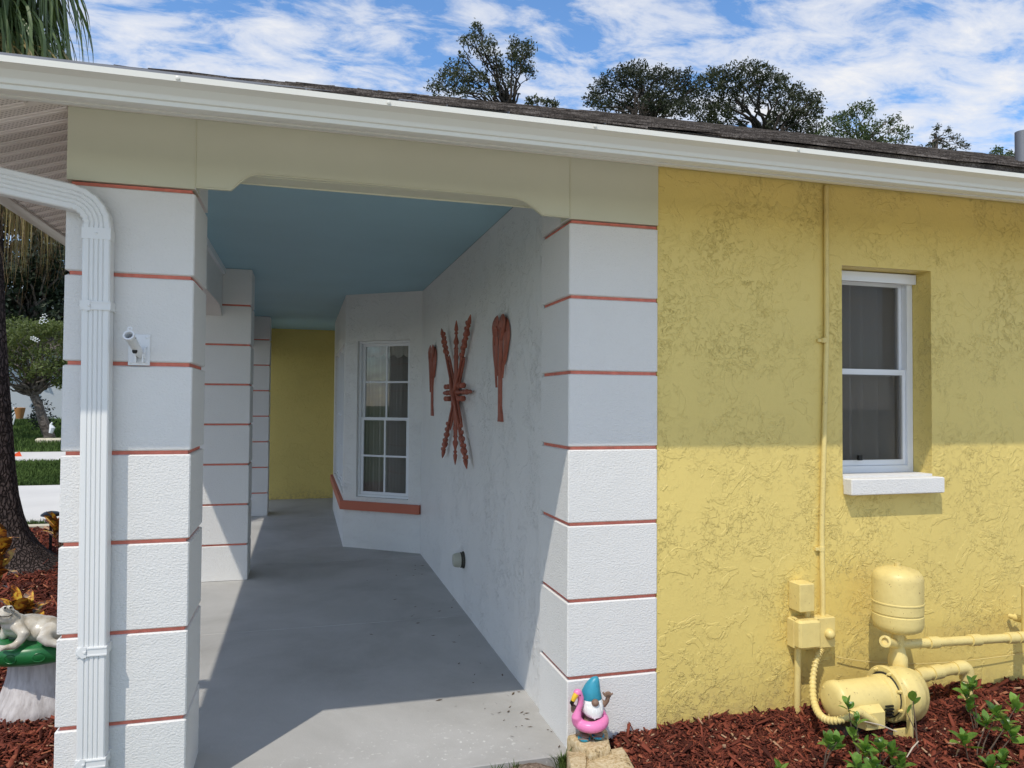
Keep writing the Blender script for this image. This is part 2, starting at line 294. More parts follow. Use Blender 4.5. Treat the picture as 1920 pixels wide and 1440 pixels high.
# ------------------------------------------------------------------ mesh tools
class MB:
    def __init__(s): s.v = []; s.f = []; s.mi = []; s.cur = 0; s.smooth = []; s.sm = False
    def add(s, vs, fs):
        b = len(s.v); s.v.extend([tuple(p) for p in vs])
        for f in fs: s.f.append(tuple(i+b for i in f)); s.mi.append(s.cur); s.smooth.append(s.sm)
        return s
    def box(s, x0, x1, y0, y1, z0, z1):
        return s.add([(x0,y0,z0),(x1,y0,z0),(x1,y1,z0),(x0,y1,z0),(x0,y0,z1),(x1,y0,z1),(x1,y1,z1),(x0,y1,z1)],
                     [(0,3,2,1),(4,5,6,7),(0,1,5,4),(1,2,6,5),(2,3,7,6),(3,0,4,7)])
    def bevbox(s, x0, x1, y0, y1, z0, z1, b=0.004):
        prof = [(0, z0, b), (0, z0+b, 0), (0, z1-b, 0), (0, z1, b)]; vs = []
        def ring(z, i):
            c = b if i == 0 else b
            return [(x0+i+c,y0+i,z),(x1-i-c,y0+i,z),(x1-i,y0+i+c,z),(x1-i,y1-i-c,z),(x1-i-c,y1-i,z),(x0+i+c,y1-i,z),(x0+i,y1-i-c,z),(x0+i,y0+i+c,z)]
        for _, z, i in prof: vs += ring(z, i)
        fs = [tuple(range(7,-1,-1)), tuple(range(24,32))]
        for k in range(3):
            for j in range(8): fs.append((k*8+j, k*8+(j+1)%8, (k+1)*8+(j+1)%8, (k+1)*8+j))
        return s.add(vs, fs)
    def obox(s, c, ax, ay, az):
        c, ax, ay, az = map(Vector, (c, ax, ay, az)); vs = []
        for k in (-1,1):
            for i, j in ((-1,-1),(1,-1),(1,1),(-1,1)): vs.append(c+ax*i+ay*j+az*k)
        return s.add(vs, [(0,3,2,1),(4,5,6,7),(0,1,5,4),(1,2,6,5),(2,3,7,6),(3,0,4,7)])
    def loft(s, rings, caps=True, closed=True):
        n = len(rings[0]); vs = [p for r in rings for p in r]; fs = []
        for k in range(len(rings)-1):
            for j in range(n if closed else n-1): fs.append((k*n+j, k*n+(j+1)%n, (k+1)*n+(j+1)%n, (k+1)*n+j))
        if caps and closed: fs.append(tuple(range(n-1,-1,-1))); fs.append(tuple(range((len(rings)-1)*n, len(rings)*n)))
        return s.add(vs, fs)
    def tube(s, pts, rad, n=12, caps=True):
        pts = [Vector(p) for p in pts]; rad = rad if isinstance(rad, (list, tuple)) else [rad]*len(pts)
        rings = []; prev = None
        for i, p in enumerate(pts):
            d = (pts[min(i+1, len(pts)-1)]-pts[max(i-1, 0)]).normalized()
            if prev is None: u = d.orthogonal().normalized()
            else: u = (prev - d*prev.dot(d)).normalized()
            prev = u; v = d.cross(u)
            rings.append([p+(u*math.cos(a)+v*math.sin(a))*rad[i] for a in (2*math.pi*k/n for k in range(n))])
        sm = s.sm; s.sm = True; s.loft(rings, caps); s.sm = sm; return s
    def lathe(s, o, axis, prof, n=24, caps=True):
        o = Vector(o); d = Vector(axis).normalized(); u = d.orthogonal().normalized(); v = d.cross(u)
        rings = [[o+d*h+(u*math.cos(a)+v*math.sin(a))*max(r, 1e-4) for a in (2*math.pi*k/n for k in range(n))] for r, h in prof]
        sm = s.sm; s.sm = True; s.loft(rings, caps); s.sm = sm; return s
    def ell(s, c, r, n=16, rot=None):
        r = (r, r, r) if isinstance(r, (int, float)) else r; c = Vector(c); rings = []
        for k in range(1, n//2):
            t = math.pi*k/(n//2); ring = []
            for j in range(n):
                a = 2*math.pi*j/n; p = Vector((r[0]*math.sin(t)*math.cos(a), r[1]*math.sin(t)*math.sin(a), -r[2]*math.cos(t)))
                if rot is not None: p = rot @ p
                ring.append(c+p)
            rings.append(ring)
        sm = s.sm; s.sm = True; s.loft(rings, True); s.sm = sm; return s
    def mesh(s, name, off=Vector((0,0,0))):
        me = bpy.data.meshes.new(name)
        me.from_pydata([(p[0]-off.x, p[1]-off.y, p[2]-off.z) for p in s.v], [], s.f)
        me.polygons.foreach_set('use_smooth', s.smooth); me.polygons.foreach_set('material_index', s.mi); me.update()
        if any(s.smooth): me.set_sharp_from_angle(angle=math.radians(42))
        return me
LOC = {}
def tagit(o, label=None, cat=None, group=None, kind=None):
    if label: o['label'] = label
    if cat: o['category'] = cat
    if group: o['group'] = group
    if kind: o['kind'] = kind
    return o
def thing(name, label, cat, loc=(0,0,0), group=None):
    o = bpy.data.objects.new(name, None); o.empty_display_size = 0.1; o.location = loc; col.objects.link(o); LOC[o] = Vector(loc)
    return tagit(o, label, cat, group)
def link(name, me, mats, parent=None, origin=None):
    o = bpy.data.objects.new(name, me)
    for m_ in (mats if isinstance(mats, (list, tuple)) else [mats]): me.materials.append(m_)
    col.objects.link(o)
    if parent is not None: o.parent = parent; LOC[o] = LOC[parent]
    else: LOC[o] = Vector(origin or (0,0,0)); o.location = LOC[o]
    return o
def obj(name, mb, mats, parent=None, origin=None, smooth_angle=None, label=None):
    off = LOC[parent] if parent is not None else Vector(origin or (0,0,0))
    o = link(name, mb.mesh(name, off), mats, parent, origin)
    if label: o['label'] = label
    return o
def structure(name, mb, mats): o = obj(name, mb, mats); o['kind'] = 'structure'; return o
def box(name, mats, parent, *b, bev=0.0, label=None):
    mb = MB(); (mb.bevbox(*b, bev) if bev else mb.box(*b)); return obj(name, mb, mats, parent, label=label)
def fuse(mb, voxel, smooth=2):
    """melt overlapping closed shapes into one continuous surface"""
    me = mb.mesh('tmp'); o = bpy.data.objects.new('tmp', me); col.objects.link(o)
    md = o.modifiers.new('r', 'REMESH'); md.mode = 'VOXEL'; md.voxel_size = voxel; md.use_smooth_shade = True
    if smooth: sm = o.modifiers.new('s', 'SMOOTH'); sm.iterations = smooth; sm.factor = 0.6
    dg = bpy.context.evaluated_depsgraph_get(); out = bpy.data.meshes.new_from_object(o.evaluated_get(dg))
    bpy.data.objects.remove(o); r = MB(); r.v = [tuple(v.co) for v in out.vertices]; r.f = [tuple(p.vertices) for p in out.polygons]
    r.mi = [0]*len(r.f); r.smooth = [True]*len(r.f); bpy.data.meshes.remove(out); return r
def np_mesh(name, verts, faces, tint=None, smooth=False):
    me = bpy.data.meshes.new(name); nv = len(verts); nf = len(faces); k = faces.shape[1]
    me.vertices.add(nv); me.vertices.foreach_set('co', verts.astype(np.float32).ravel())
    me.loops.add(nf*k); me.loops.foreach_set('vertex_index', faces.astype(np.int32).ravel())
    me.polygons.add(nf); me.polygons.foreach_set('loop_start', np.arange(0, nf*k, k, dtype=np.int32)); me.polygons.foreach_set('loop_total', np.full(nf, k, dtype=np.int32))
    if smooth: me.polygons.foreach_set('use_smooth', np.ones(nf, bool))
    me.update(calc_edges=True)
    if tint is not None:
        a = me.attributes.new('tint', 'FLOAT', 'POINT'); a.data.foreach_set('value', tint.astype(np.float32))
    return me

# ------------------------------------------------------------------ THE HOUSE
S = 0.32; GZ = 0.2855; GT = GZ+6*S            # groove heights
CEIL = 2.50; YB = 8.46; WX = 0.012
house = thing('house', 'yellow and white stucco house with covered porch under blue ceiling and banded pillars', 'house')
def pillar(x0, x1, y0, y1, top, zb=0.0, first=False, label=None):
    core = MB(); i = 0.013
    core.box(x0+i, x1-(i if x1 < 0 else .0015), y0+i, y1-i, zb, top-0.003)
    p = obj('pillar', core, M['salmon'], house, label=label)
    zs = [zb] + [GZ+S*k for k in range(7)] + [top]
    for k in range(8):
        a = zs[k]+(0.0070 if k else 0); b = zs[k+1]-(0.0070 if k < 7 else 0)
        if k == 7 and first: continue           # above the top band the cream header runs across
        mb = MB()
        r = 0.0045; x, X, y, Y = x0, x1, y0, y1
        def ring(z, d): return [(x+d+r,y+d,z),(X-d-r,y+d,z),(X-d,y+d+r,z),(X-d,Y-d-r,z),(X-d-r,Y-d,z),(x+d+r,Y-d,z),(x+d,Y-d-r,z),(x+d,y+d+r,z)]
        mb.loft([ring(a, .006), ring(a+.004, 0), ring(b-.004, 0), ring(b, .006)])
        obj('block', mb, M['pillar_white'], p)
    return p
pillar(-1.8907, -1.4667, 0, 0.361, GT+.01, -0.12, True, 'wide front pillar with downspout')
pillar(0.0, 0.4118, 0, 0.379, GT+.01, -0.12, True, 'front pillar beside the yellow wall')
pillar(-1.905, -1.4867, 3.3993, 3.762, CEIL, label='middle pillar of the porch')
pillar(-1.905, -1.4867, 6.858, 7.22, CEIL, label='far pillar of the porch')

# header beam across the front, with ogee corners, 12 cm thick between pillars
HT = 2.50; zb = 2.2225; zm = 2.290
def header():
    pts = [(-1.4667, zb), (-1.345, zb+.001)]
    for k in range(1, 9):
        t = k/8; pts.append((-1.345+0.095*(1-math.cos(t*math.pi/2)) if False else -1.345+0.10*t, zb+(zm-zb)*math.sin(t*math.pi/2)))
    pts += [(-1.0, zm), (-0.4, zm-.004), (-0.252, zm-.006)]
    for k in range(1, 9):
        t = k/8; pts.append((-0.252+0.135*t, zb+(zm-.006-zb)*math.cos(t*math.pi/2)))
    pts += [(-0.0, zb-.002)]
    mb = MB(); n = len(pts); y0, y1 = 0.0, 0.022
    fr = [(x, y0, z) for x, z in pts]; bk = [(x, y1, z) for x, z in pts]; tf = [(x, y0, HT) for x, z in pts]; tb = [(x, y1, HT) for x, z in pts]
    vs = fr+bk+tf+tb; fs = []
    for i in range(n-1):
        fs += [(i, i+1, 2*n+i+1, 2*n+i), (i+1, i, n+i, n+i+1), (n+i+1, n+i, 3*n+i, 3*n+i+1)]
    mb.add(vs, fs); o = obj('header_beam', mb, M['cream'], house)
    b = MB(); b.tube([(x, -.0005, z) for x, z in pts], .0032, 6); obj('corner_bead', b, M['cream_edge'], o)
    b = MB(); b.tube([(-1.4667, .1215, zm-.003), (0, .1215, zm-.007)], .0045, 6); obj('corner_bead', b, M['cream_edge'], o)
    b = MB(); b.box(-1.4662, -.0005, .0225, .12, zm-.004, HT-.003); obj('beam_core', b, M['cream'], o)
    return o
hb = header()
box('header_end', M['cream'], hb, -1.8907, -1.4697, 0.0, 0.118, GT+.0105, HT)
box('header_end', M['cream'], hb, 0.003, 0.4118, 0.0, 0.118, GT+.0105, HT)
box('upper_block', M['pillar_white'], hb, -1.8907, -1.4667, 0.1185, 0.361, GT+.0105, HT)
box('upper_block', M['pillar_white'], hb, 0.0, 0.4118, 0.1185, 0.379, GT+.0105, HT)
box('upper_block', M['pillar_white'], hb, -1.4692, -1.4667, 0.002, 0.1185, GT+.0105, zb-.001)
box('upper_block', M['pillar_white'], hb, 0.0, 0.0025, 0.002, 0.1185, GT+.0105, zb-.001)
for xx in (-1.4682, 0.0015):
    mb = MB(); mb.tube([(xx, -.0005, zb), (xx, -.0005, HT)], 0.0028, 6); obj('corner_bead', mb, M['cream_edge'], hb)

# generic wall with openings: exterior face along p0->p1, thickness away from the viewer side
def wall(name, m_, p0, p1, z0, z1, thick, holes=(), parent=house, inward=None):
    p0 = Vector((*p0, 0)); p1 = Vector((*p1, 0)); d = (p1-p0); L = d.length; d.normalize()
    nrm = Vector(inward) if inward else Vector((-d.y, d.x, 0))
    ss = sorted({0, L, *[h[0] for h in holes], *[h[1] for h in holes]}); zz = sorted({z0, z1, *[h[2] for h in holes], *[h[3] for h in holes]})
    mb = MB(); ns, nz = len(ss), len(zz)
    solid = [[not any(h[0]-1e-6 <= ss[i] and ss[i+1] <= h[1]+1e-6 and h[2]-1e-6 <= zz[j] and zz[j+1] <= h[3]+1e-6 for h in holes) for j in range(nz-1)] for i in range(ns-1)]
    def pt(i, j, k): q = p0+d*ss[i]+nrm*thick*k; return (q.x, q.y, zz[j])
    for i in range(ns-1):
        for j in range(nz-1):
            if not solid[i][j]: continue
            for k in (0, 1): mb.add([pt(i,j,k), pt(i+1,j,k), pt(i+1,j+1,k), pt(i,j+1,k)], [(0,1,2,3)])
            for (di, dj, a, b) in ((-1,0,(i,j),(i,j+1)), (1,0,(i+1,j),(i+1,j+1)), (0,-1,(i,j),(i+1,j)), (0,1,(i,j+1),(i+1,j+1))):
                ii, jj = i+di, j+dj
                if 0 <= ii < ns-1 and 0 <= jj < nz-1 and solid[ii][jj]: continue
                mb.add([pt(*a,0), pt(*b,0), pt(*b,1), pt(*a,1)], [(0,1,2,3)])
    return obj(name, mb, m_, parent)
# yellow facade to the right of the right pillar
yx0 = 0.4118
wall('wall', M['yellow'], (yx0, 0.008), (9.4, 0.008), -0.15, 2.58, 0.2, [(1.372-yx0, 1.892-yx0, 1.10, 2.098)], inward=(0,1,0)).__setitem__('label', 'yellow trowelled stucco wall')
# white porch wall, bay, rear yellow wall
BJ = Vector((-0.02+.012, 4.10)); B1 = (-0.677, 4.628); B2 = (-0.677, 7.30); B3 = (WX, 7.86)
wall('wall', M['porch_white'], (WX, 0.379), (WX, 4.10), -0.02, CEIL, 0.15, inward=(1,0,0)).__setitem__('label', 'white porch wall')
bd = Vector((B1[0]-WX, B1[1]-4.10, 0)); BL = bd.length; bd.normalize(); bn = Vector((-bd.y, bd.x, 0)); bn = bn if bn.y > 0 else -bn
BW = (0.135, 0.725, 0.50, 2.035)
wall('bay_wall', M['porch_white'], (WX, 4.10), B1, -0.02, CEIL, 0.12, [BW], inward=tuple(bn))
FWN = (0.16, 2.45, 0.50, 2.035)
wall('bay_wall', M['porch_white'], B1, B2, -0.02, CEIL, 0.12, [FWN], inward=(1,0,0))
wall('bay_wall', M['porch_white'], B2, B3, -0.02, CEIL, 0.12, inward=(.63,-.77,0))
wall('wall', M['porch_white'], B3, (WX, YB), -0.02, CEIL, 0.15, inward=(1,0,0))
wall('wall', M['yellow'], (-1.905, YB), (WX, YB), -0.02, CEIL+.1, 0.2, inward=(0,1,0)).__setitem__('label', 'yellow end wall of the porch')
# remaining shell so the house is closed
wall('wall', M['yellow'], (-1.905, YB+.2), (-1.905, 9.2), -0.15, 2.58, 0.2, inward=(1,0,0))
wall('wall', M['yellow'], (-1.9, 9.2), (9.4, 9.2), -0.15, 2.58, 0.2, inward=(0,-1,0))
wall('wall', M['yellow'], (9.4, 0.008), (9.4, 9.2), -0.15, 2.58, 0.2, inward=(-1,0,0))
box('floor', M['dark_room'], house, 0.2, 9.2, 0.25, 9.0, -0.02, 0.0)
# bay ledge: terracotta band that wraps the corner
mb = MB()
o1 = Vector((WX, 4.10, 0)); c1 = Vector((*B1, 0)); c2 = Vector((*B2, 0)); ow = 0.035
a0 = o1-bn*ow; kx = B1[0]-ow; tt = (kx-a0.x)/bd.x; a1 = a0+bd*tt; a0 = a0+bd*.0
vs = []
for z in (0.372, 0.458):
    vs += [(a0.x, a0.y, z), (a1.x, a1.y, z), (kx, B2[1]+.02, z), (B2[0]-.001, B2[1]+.02, z), (B1[0]-.001, B1[1], z), (WX-.001, 4.099, z)]
mb.add(vs, [(0,1,7,6),(1,2,8,7),(2,3,9,8),(5,0,6,11),(6,7,10,11),(7,8,9,10),(0,5,4,1),(1,4,3,2)])
obj('bay_ledge', mb, M['ledge'], house)

# ceiling and beams
box('porch_ceiling', M['blue'], house, -1.885, WX-.002, 0.12, YB, CEIL, CEIL+0.03)
mb = MB()
for y0, y1 in ((0.362, 3.398), (3.763, 6.857), (7.221, YB)):
    x0, x1 = -1.88, -1.71; n = 14; pts = []
    for k in range(n+1):
        t = k/n; y = y0+(y1-y0)*t; e_ = min(y-y0, y1-y); z = 2.115+0.07*min(1, max(0, (e_-.10)/.12))
        pts.append((y, z))
    lo0 = [(x0, y, z) for y, z in pts]; lo1 = [(x1, y, z) for y, z in pts]; hi0 = [(x0, y, CEIL-.001) for y, z in pts]; hi1 = [(x1, y, CEIL-.001) for y, z in pts]
    m_ = n+1; vs = lo0+lo1+hi0+hi1; fs = []
    for i in range(n): fs += [(i,i+1,m_+i+1,m_+i), (m_+i,m_+i+1,3*m_+i+1,3*m_+i), (i+1,i,2*m_+i,2*m_+i+1)]
    b = MB(); b.add(vs, fs); bo = obj('side_beam', b, M['pillar_white'], house)
    b = MB(); b.box(x1, x1+.022, y0+.001, y1-.001, CEIL-.05, CEIL-.002); obj('trim', b, M['white'], bo)

# porch floor: slabs with joints
fl = MB(); fl.box(-1.95, 0.2, -0.02, YB, -0.2, -0.012); pf = structure('porch_floor', fl, M['soil'])
js = [-0.05, 1.985, 3.965, 4.62, 6.6, YB]
for a, b in zip(js[:-1], js[1:]):
    box('concrete_slab', M['concrete'], pf, -1.97, WX+.03, a+.003, b-.003, -0.10, 0.0, bev=0.003)

lb = MB()
for k in range(60):
    x = WX-.02-abs(random.gauss(0, .28)); y = random.uniform(.15, 3.8) if k > 12 else random.uniform(0, .6)
    if x < -1.3: continue
    a = random.uniform(0, 6.28); L_ = random.uniform(.006, .020); W_ = L_*random.uniform(.15, .35); d_ = Vector((math.cos(a), math.sin(a), 0)); s_ = Vector((-d_.y, d_.x, 0))
    c_ = Vector((x, y, .002)); lb.add([c_-d_*L_, c_+s_*W_+Vector((0,0,.002)), c_+d_*L_+Vector((0,0,.003)), c_-s_*W_], [(0,1,2,3)])
lo_ = obj('leaf_litter', lb, M['litter'], pf); lo_['kind'] = 'stuff'
# ------------------------------------------------------------------ windows
def lite(parent, o, d, nrm, s0, s1, z0, z1, cols, rows, fw=0.035, mw=0.018, depth=0.03, name='sash', glassm='glass'):
    """a sash: frame + muntins + panes; o is the wall origin, d along, nrm inward"""
    def q(s, dep): return o+d*s+nrm*dep
    fr = MB()
    def bar(a, b, c, e, d0, d1):
        p = [q(a,d0), q(b,d0), q(b,d1), q(a,d1)]
        fr.add([(v.x,v.y,c) for v in p]+[(v.x,v.y,e) for v in p], [(0,3,2,1),(4,5,6,7),(0,1,5,4),(1,2,6,5),(2,3,7,6),(3,0,4,7)])
    bar(s0, s0+fw, z0, z1, 0, depth); bar(s1-fw, s1, z0, z1, 0, depth)
    bar(s0+fw, s1-fw, z0, z0+fw, 0.001, depth-.001); bar(s0+fw, s1-fw, z1-fw, z1, 0.001, depth-.001)
    sash = obj(name, fr, M['white'], parent)
    a0, a1, b0, b1 = s0+fw, s1-fw, z0+fw, z1-fw
    return sash, a0, a1, b0, b1, bar, q
def mkwin(o, d, nrm, s0, s1, z0, z1, rec, cols, rows, fw=0.03, curtainm=None, label=None, screen=False, glassm='glass', folds=18, cd=0.12):
    o = Vector((o[0], o[1], 0)); d = Vector(d); nrm = Vector(nrm)
    O = o+nrm*rec
    def Q(s, dep, z): p = O+d*s+nrm*dep; return (p.x, p.y, z)
    def bar(mb, a, b, c, e, d0, d1):
        mb.add([Q(a,d0,c),Q(b,d0,c),Q(b,d1,c),Q(a,d1,c),Q(a,d0,e),Q(b,d0,e),Q(b,d1,e),Q(a,d1,e)], [(0,3,2,1),(4,5,6,7),(0,1,5,4),(1,2,6,5),(2,3,7,6),(3,0,4,7)])
    e = 0.002
    fr = MB(); s0 += e; s1 -= e; z0 += e; z1 -= e
    bar(fr, s0, s0+fw, z0, z1, 0, .07); bar(fr, s1-fw, s1, z0, z1, 0, .07); bar(fr, s0+fw, s1-fw, z0, z0+fw, .001, .07); bar(fr, s0+fw, s1-fw, z1-fw, z1, .001, .07)
    w_ = obj('window', fr, M['white'], house, label=label)
    zm_ = (z0+z1)/2
    a0, a1 = s0+fw+.001, s1-fw-.001
    for up in (0, 1):
        c0, c1 = (z0+fw+.001, zm_-.002+.018) if not up else (zm_+.001-.018, z1-fw-.001)
        dep = 0.012 if not up else 0.034
        sf = 0.028; sh = MB()
        bar(sh, a0, a0+sf, c0, c1, dep, dep+.02); bar(sh, a1-sf, a1, c0, c1, dep, dep+.02)
        bar(sh, a0+sf, a1-sf, c0, c0+sf, dep+.001, dep+.019); bar(sh, a0+sf, a1-sf, c1-sf, c1, dep+.001, dep+.019)
        obj('sash', sh, M['white'], w_)
        i0, i1, k0, k1 = a0+sf, a1-sf, c0+sf, c1-sf; mw = 0.009
        if cols*rows > 1:
            mu = MB()
            for ci in range(1, cols): x = i0+(i1-i0)*ci/cols; bar(mu, x-mw, x+mw, k0, k1, dep+.003, dep+.016)
            for ri in range(1, rows): z = k0+(k1-k0)*ri/rows; bar(mu, i0, i1, z-mw, z+mw, dep+.0015, dep+.0175)
            obj('muntin', mu, M['white'], w_)
        for ci in range(cols):
            for ri in range(rows):
                x0_ = i0+(i1-i0)*ci/cols; x1_ = i0+(i1-i0)*(ci+1)/cols; y0_ = k0+(k1-k0)*ri/rows; y1_ = k0+(k1-k0)*(ri+1)/rows
                g = MB(); g.add([Q(x0_,dep+.01,y0_), Q(x1_,dep+.01,y0_), Q(x1_,dep+.01,y1_), Q(x0_,dep+.01,y1_)], [(0,1,2,3)]); obj('pane', g, M[glassm], w_)
        if screen:
            g = MB(); g.add([Q(i0-.004,dep-.006,k0), Q(i1+.004,dep-.006,k0), Q(i1+.004,dep-.006,k1), Q(i0-.004,dep-.006,k1)], [(0,1,2,3)]); obj('screen', g, M['screen'], w_)
    # curtain: folded sheet behind
    n = folds*10; cv = MB(); vs = []; L = s1-s0
    for i in range(n+1):
        s = s0-.05+(L+.1)*i/n; ph = folds*2*math.pi*i/n; dep = cd+(.05 if folds == 7 else .034)*math.sin(ph+0.8*math.sin(ph*.31))+0.006*math.sin(ph*2.3)
        vs += [Q(s, dep, z0-.05), Q(s, dep+.006*math.sin(ph*.7), z1+.05)]
    cv.sm = True; cv.add(vs, [(2*i, 2*i+2, 2*i+3, 2*i+1) for i in range(n)])
    obj('curtain', cv, curtainm or M['curtain'], w_)
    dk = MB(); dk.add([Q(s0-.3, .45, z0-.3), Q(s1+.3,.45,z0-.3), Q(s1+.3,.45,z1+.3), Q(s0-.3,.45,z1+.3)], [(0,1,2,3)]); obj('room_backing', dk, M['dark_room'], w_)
    return w_, Q
w1, Q1 = mkwin((1.372, 0.008), (1,0,0), (0,1,0), 0, .52, 1.10, 2.098, 0.115, 1, 1, 0.034, M['grayscreen'], 'single hung window with grey curtain and deep yellow reveal', screen=True, folds=7)
mb = MB(); mb.box(1.374, 1.890, 0.098, 0.122, 2.045, 2.092); obj('head_trim', mb, M['white'], w1)
mb = MB(); mb.box(1.553, 1.573, 0.110, 0.124, 1.165, 1.19); obj('latch', mb, M['black'], w1)
mb = MB(); mb.bevbox(1.372, 1.908, -0.052, 0.006, 1.017, 1.092, 0.004); mb.box(1.3735, 1.8905, 0.0065, 0.122, 1.06, 1.1035); obj('sill', mb, M['pillar_white'], w1)
w2, Q2 = mkwin((WX, 4.10), tuple(bd), tuple(bn), *BW, 0.03, 2, 2, 0.022, None, 'angled bay window of eight panes')
# valance
vm = MB(); vs = []
n = 60
for i in range(n+1):
    s = 0.15+.57*i/n; z = 1.90-0.03*abs(math.sin(i/n*math.pi*5)); dp = .075+.004*math.sin(i*1.3)
    vs += [Q2(s, dp, z), Q2(s, dp, 2.03)]
vm.sm = True; vm.add(vs, [(2*i, 2*i+2, 2*i+3, 2*i+1) for i in range(n)]); obj('valance', vm, mat('valance', (0.62, .60, .52), .9), w2)
fw_y0, fw_y1 = FWN[0], FWN[1]
for k in range(3):
    a = fw_y0+(fw_y1-fw_y0)*k/3+ (0.0 if k == 0 else .02); b = fw_y0+(fw_y1-fw_y0)*(k+1)/3-(0 if k == 2 else .02)
    mkwin(B1, (0,1,0), (1,0,0), a, b, FWN[2], FWN[3], 0.03, 2, 2, 0.022, None, 'narrow window of the bay front')
for k in (1, 2):
    y = B1[1]+fw_y0+(fw_y1-fw_y0)*k/3; box('bay_mullion', M['white'], house, B1[0]+.02, B1[0]+.11, y-.019, y+.019, FWN[2], FWN[3])

# ------------------------------------------------------------------ roof, fascia, soffit, gutter
ex0, ey0 = -2.375, -0.478          # roof edge corner (outer)
EZ = 2.437; SL = 0.430; RW = 5.0
def rz(x, y):
    d = min(y-ey0, x-ex0, (9.7)-y, 9.9-x); return EZ+SL*max(0, d)
# fascia boards
mb = MB(); mb.box(-2.36, 9.9, -0.465, -0.445, 2.322, 2.44); mb.box(-2.36, -2.34, -0.444, 9.68, 2.322, 2.44)
fas = obj('fascia', mb, M['gutter'], house)
mb = MB(); mb.box(9.88, 9.9, -.44, 9.68, 2.322, 2.44); mb.box(-2.34, 9.88, 9.66, 9.68, 2.322, 2.44); obj('fascia', mb, M['gutter'], house)
# soffit: sloping vented vinyl planks. front eave and left eave
def soffit():
    so_ = MB(); so_.add([(-2.34,-.444,2.328),(9.9,-.444,2.328),(9.9,-.001,2.328+.148),(-1.893,-.001,2.328+.148)], [(0,1,2,3)])
    so_.add([(-1.893,-.001,2.477),(-2.34,-.444,2.329),(-2.34,9.6,2.329),(-1.893,9.6,2.477)], [(0,1,2,3)])
    return obj('soffit', so_, M['soffit'], house)
sf = soffit()
def soff_z(x): return 2.329+(x+2.34)*(0.148/.447)
y = -0.40
while y < 9.0:
    # each plank: three raised ribs with perforated rows between
    x_start = max(-2.335, -2.34+0)
    x1 = -1.895
    if y < 0: x1 = -2.34+(y+.444)*1.0
    pl = MB()
    if x1-x_start > .03:
        for k in range(1):
            ys = y
            pl.add([(x_start,ys,soff_z(x_start)-.004),(x1,ys,soff_z(x1)-.004),(x1,ys+.022,soff_z(x1)-.004),(x_start,ys+.022,soff_z(x_start)-.004)], [(0,1,2,3)])
            pl.add([(x_start,ys,soff_z(x_start)-.006),(x1,ys,soff_z(x1)-.006),(x1,ys,soff_z(x1)-.001),(x_start,ys,soff_z(x_start)-.001)], [(0,1,2,3)])
            pl.add([(x_start,ys+.022,soff_z(x_start)-.006),(x1,ys+.022,soff_z(x1)-.006),(x1,ys+.022,soff_z(x1)-.001),(x_start,ys+.022,soff_z(x_start)-.001)], [(0,1,2,3)])
        obj('soffit_rib', pl, M['soffit'], sf)
    y += 0.1
pf_ = MB(); y = -.36     # perforations: small dark slots
while y < 5.2:
    for r_ in range(5):
        yy = y+.012+r_*.0135; xs = -2.33+(r_%2)*.006
        xe = -1.90 if yy > 0 else -2.34+(yy+.444)
        x = xs
        while x < xe:
            pf_.add([(x,yy,soff_z(x)-.0012),(x+.0065,yy,soff_z(x+.0065)-.0012),(x+.0065,yy+.005,soff_z(x+.0065)-.0012),(x,yy+.005,soff_z(x)-.0012)], [(0,1,2,3)]); x += .0125
    y += .1
po = obj('perforation', pf_, M['soffit_dark'], sf); po['kind'] = 'stuff'
box('soffit_channel', M['soffit_dark'], sf, -2.339, -2.330, -.44, 9.6, 2.3235, 2.3275)
# gutter
def gut_prof(d):   # (outward, z): closed thin shell
    out = [(.020,2.43),(.020,2.326),(.070,2.3225),(.074,2.324),(.0755,2.336),(.082,2.339),(.0835,2.344)]
    for k in range(9):
        t = k/8; out.append((.0835+.046*t**2.3, 2.344+.0325*t))
    out += [(.132,2.3775),(.135,2.378),(.135,2.396),(.130,2.398),(.126,2.396),(.126,2.384)]
    inner = [(.118,2.376),(.075,2.345),(.066,2.330),(.023,2.331),(.023,2.43)]
    return out+inner
def gutter():
    mb = MB(); mb.sm = True
    pr = gut_prof(0)
    A = [(-2.34-o, -.445-o, z) for o, z in pr]; B_ = [(9.9, -.445-o, z) for o, z in pr]; C_ = [(-2.34-o, 9.6, z) for o, z in pr]
    n = len(pr)
    fs = [(i, (i+1)%n, n+(i+1)%n, n+i) for i in range(n)]
    mb.add(A+B_, fs); mb.add(A+C_, [tuple(reversed(f)) for f in fs])
    g = obj('gutter', mb, M['gutter'], house)
    for px in (730, 1503, 330, 1120):
        p = P(px, 205, -.6); b = MB(); b.lathe((p.x, -.581, 2.387), (0,-1,0), [(.001,0),(.006,0),(.006,.003),(.003,.004),(.001,.0045)], 10); obj('rivet', b, M['gutter'], g)
    return g
gut = gutter()
# roof surfaces
rb = MB(); yr = ey0+RW; zr = EZ+SL*RW; c00 = (ex0, ey0, EZ); c10 = (9.9, ey0, EZ); c01 = (ex0, ey0+2*RW, EZ); c11 = (9.9, ey0+2*RW, EZ); r0 = (ex0+RW, yr, zr); r1 = (9.9, yr, zr)
tz = lambda p: (p[0], p[1], p[2]+.0105*(p[0]+1.9)-.016)
lo = [(p[0], p[1], p[2]-.02) for p in (c00, c10, r1, r0, c01, c11)]
rb.add([tz(q) for q in [c00,c10,r1,r0,c01,c11]+lo], [(0,1,2,3),(3,2,5,4),(0,3,4),(0,1,7,6),(4,0,6,10),(1,2,8,7),(2,5,11,8)])
roof = obj('roof', rb, M['shingle'], house)
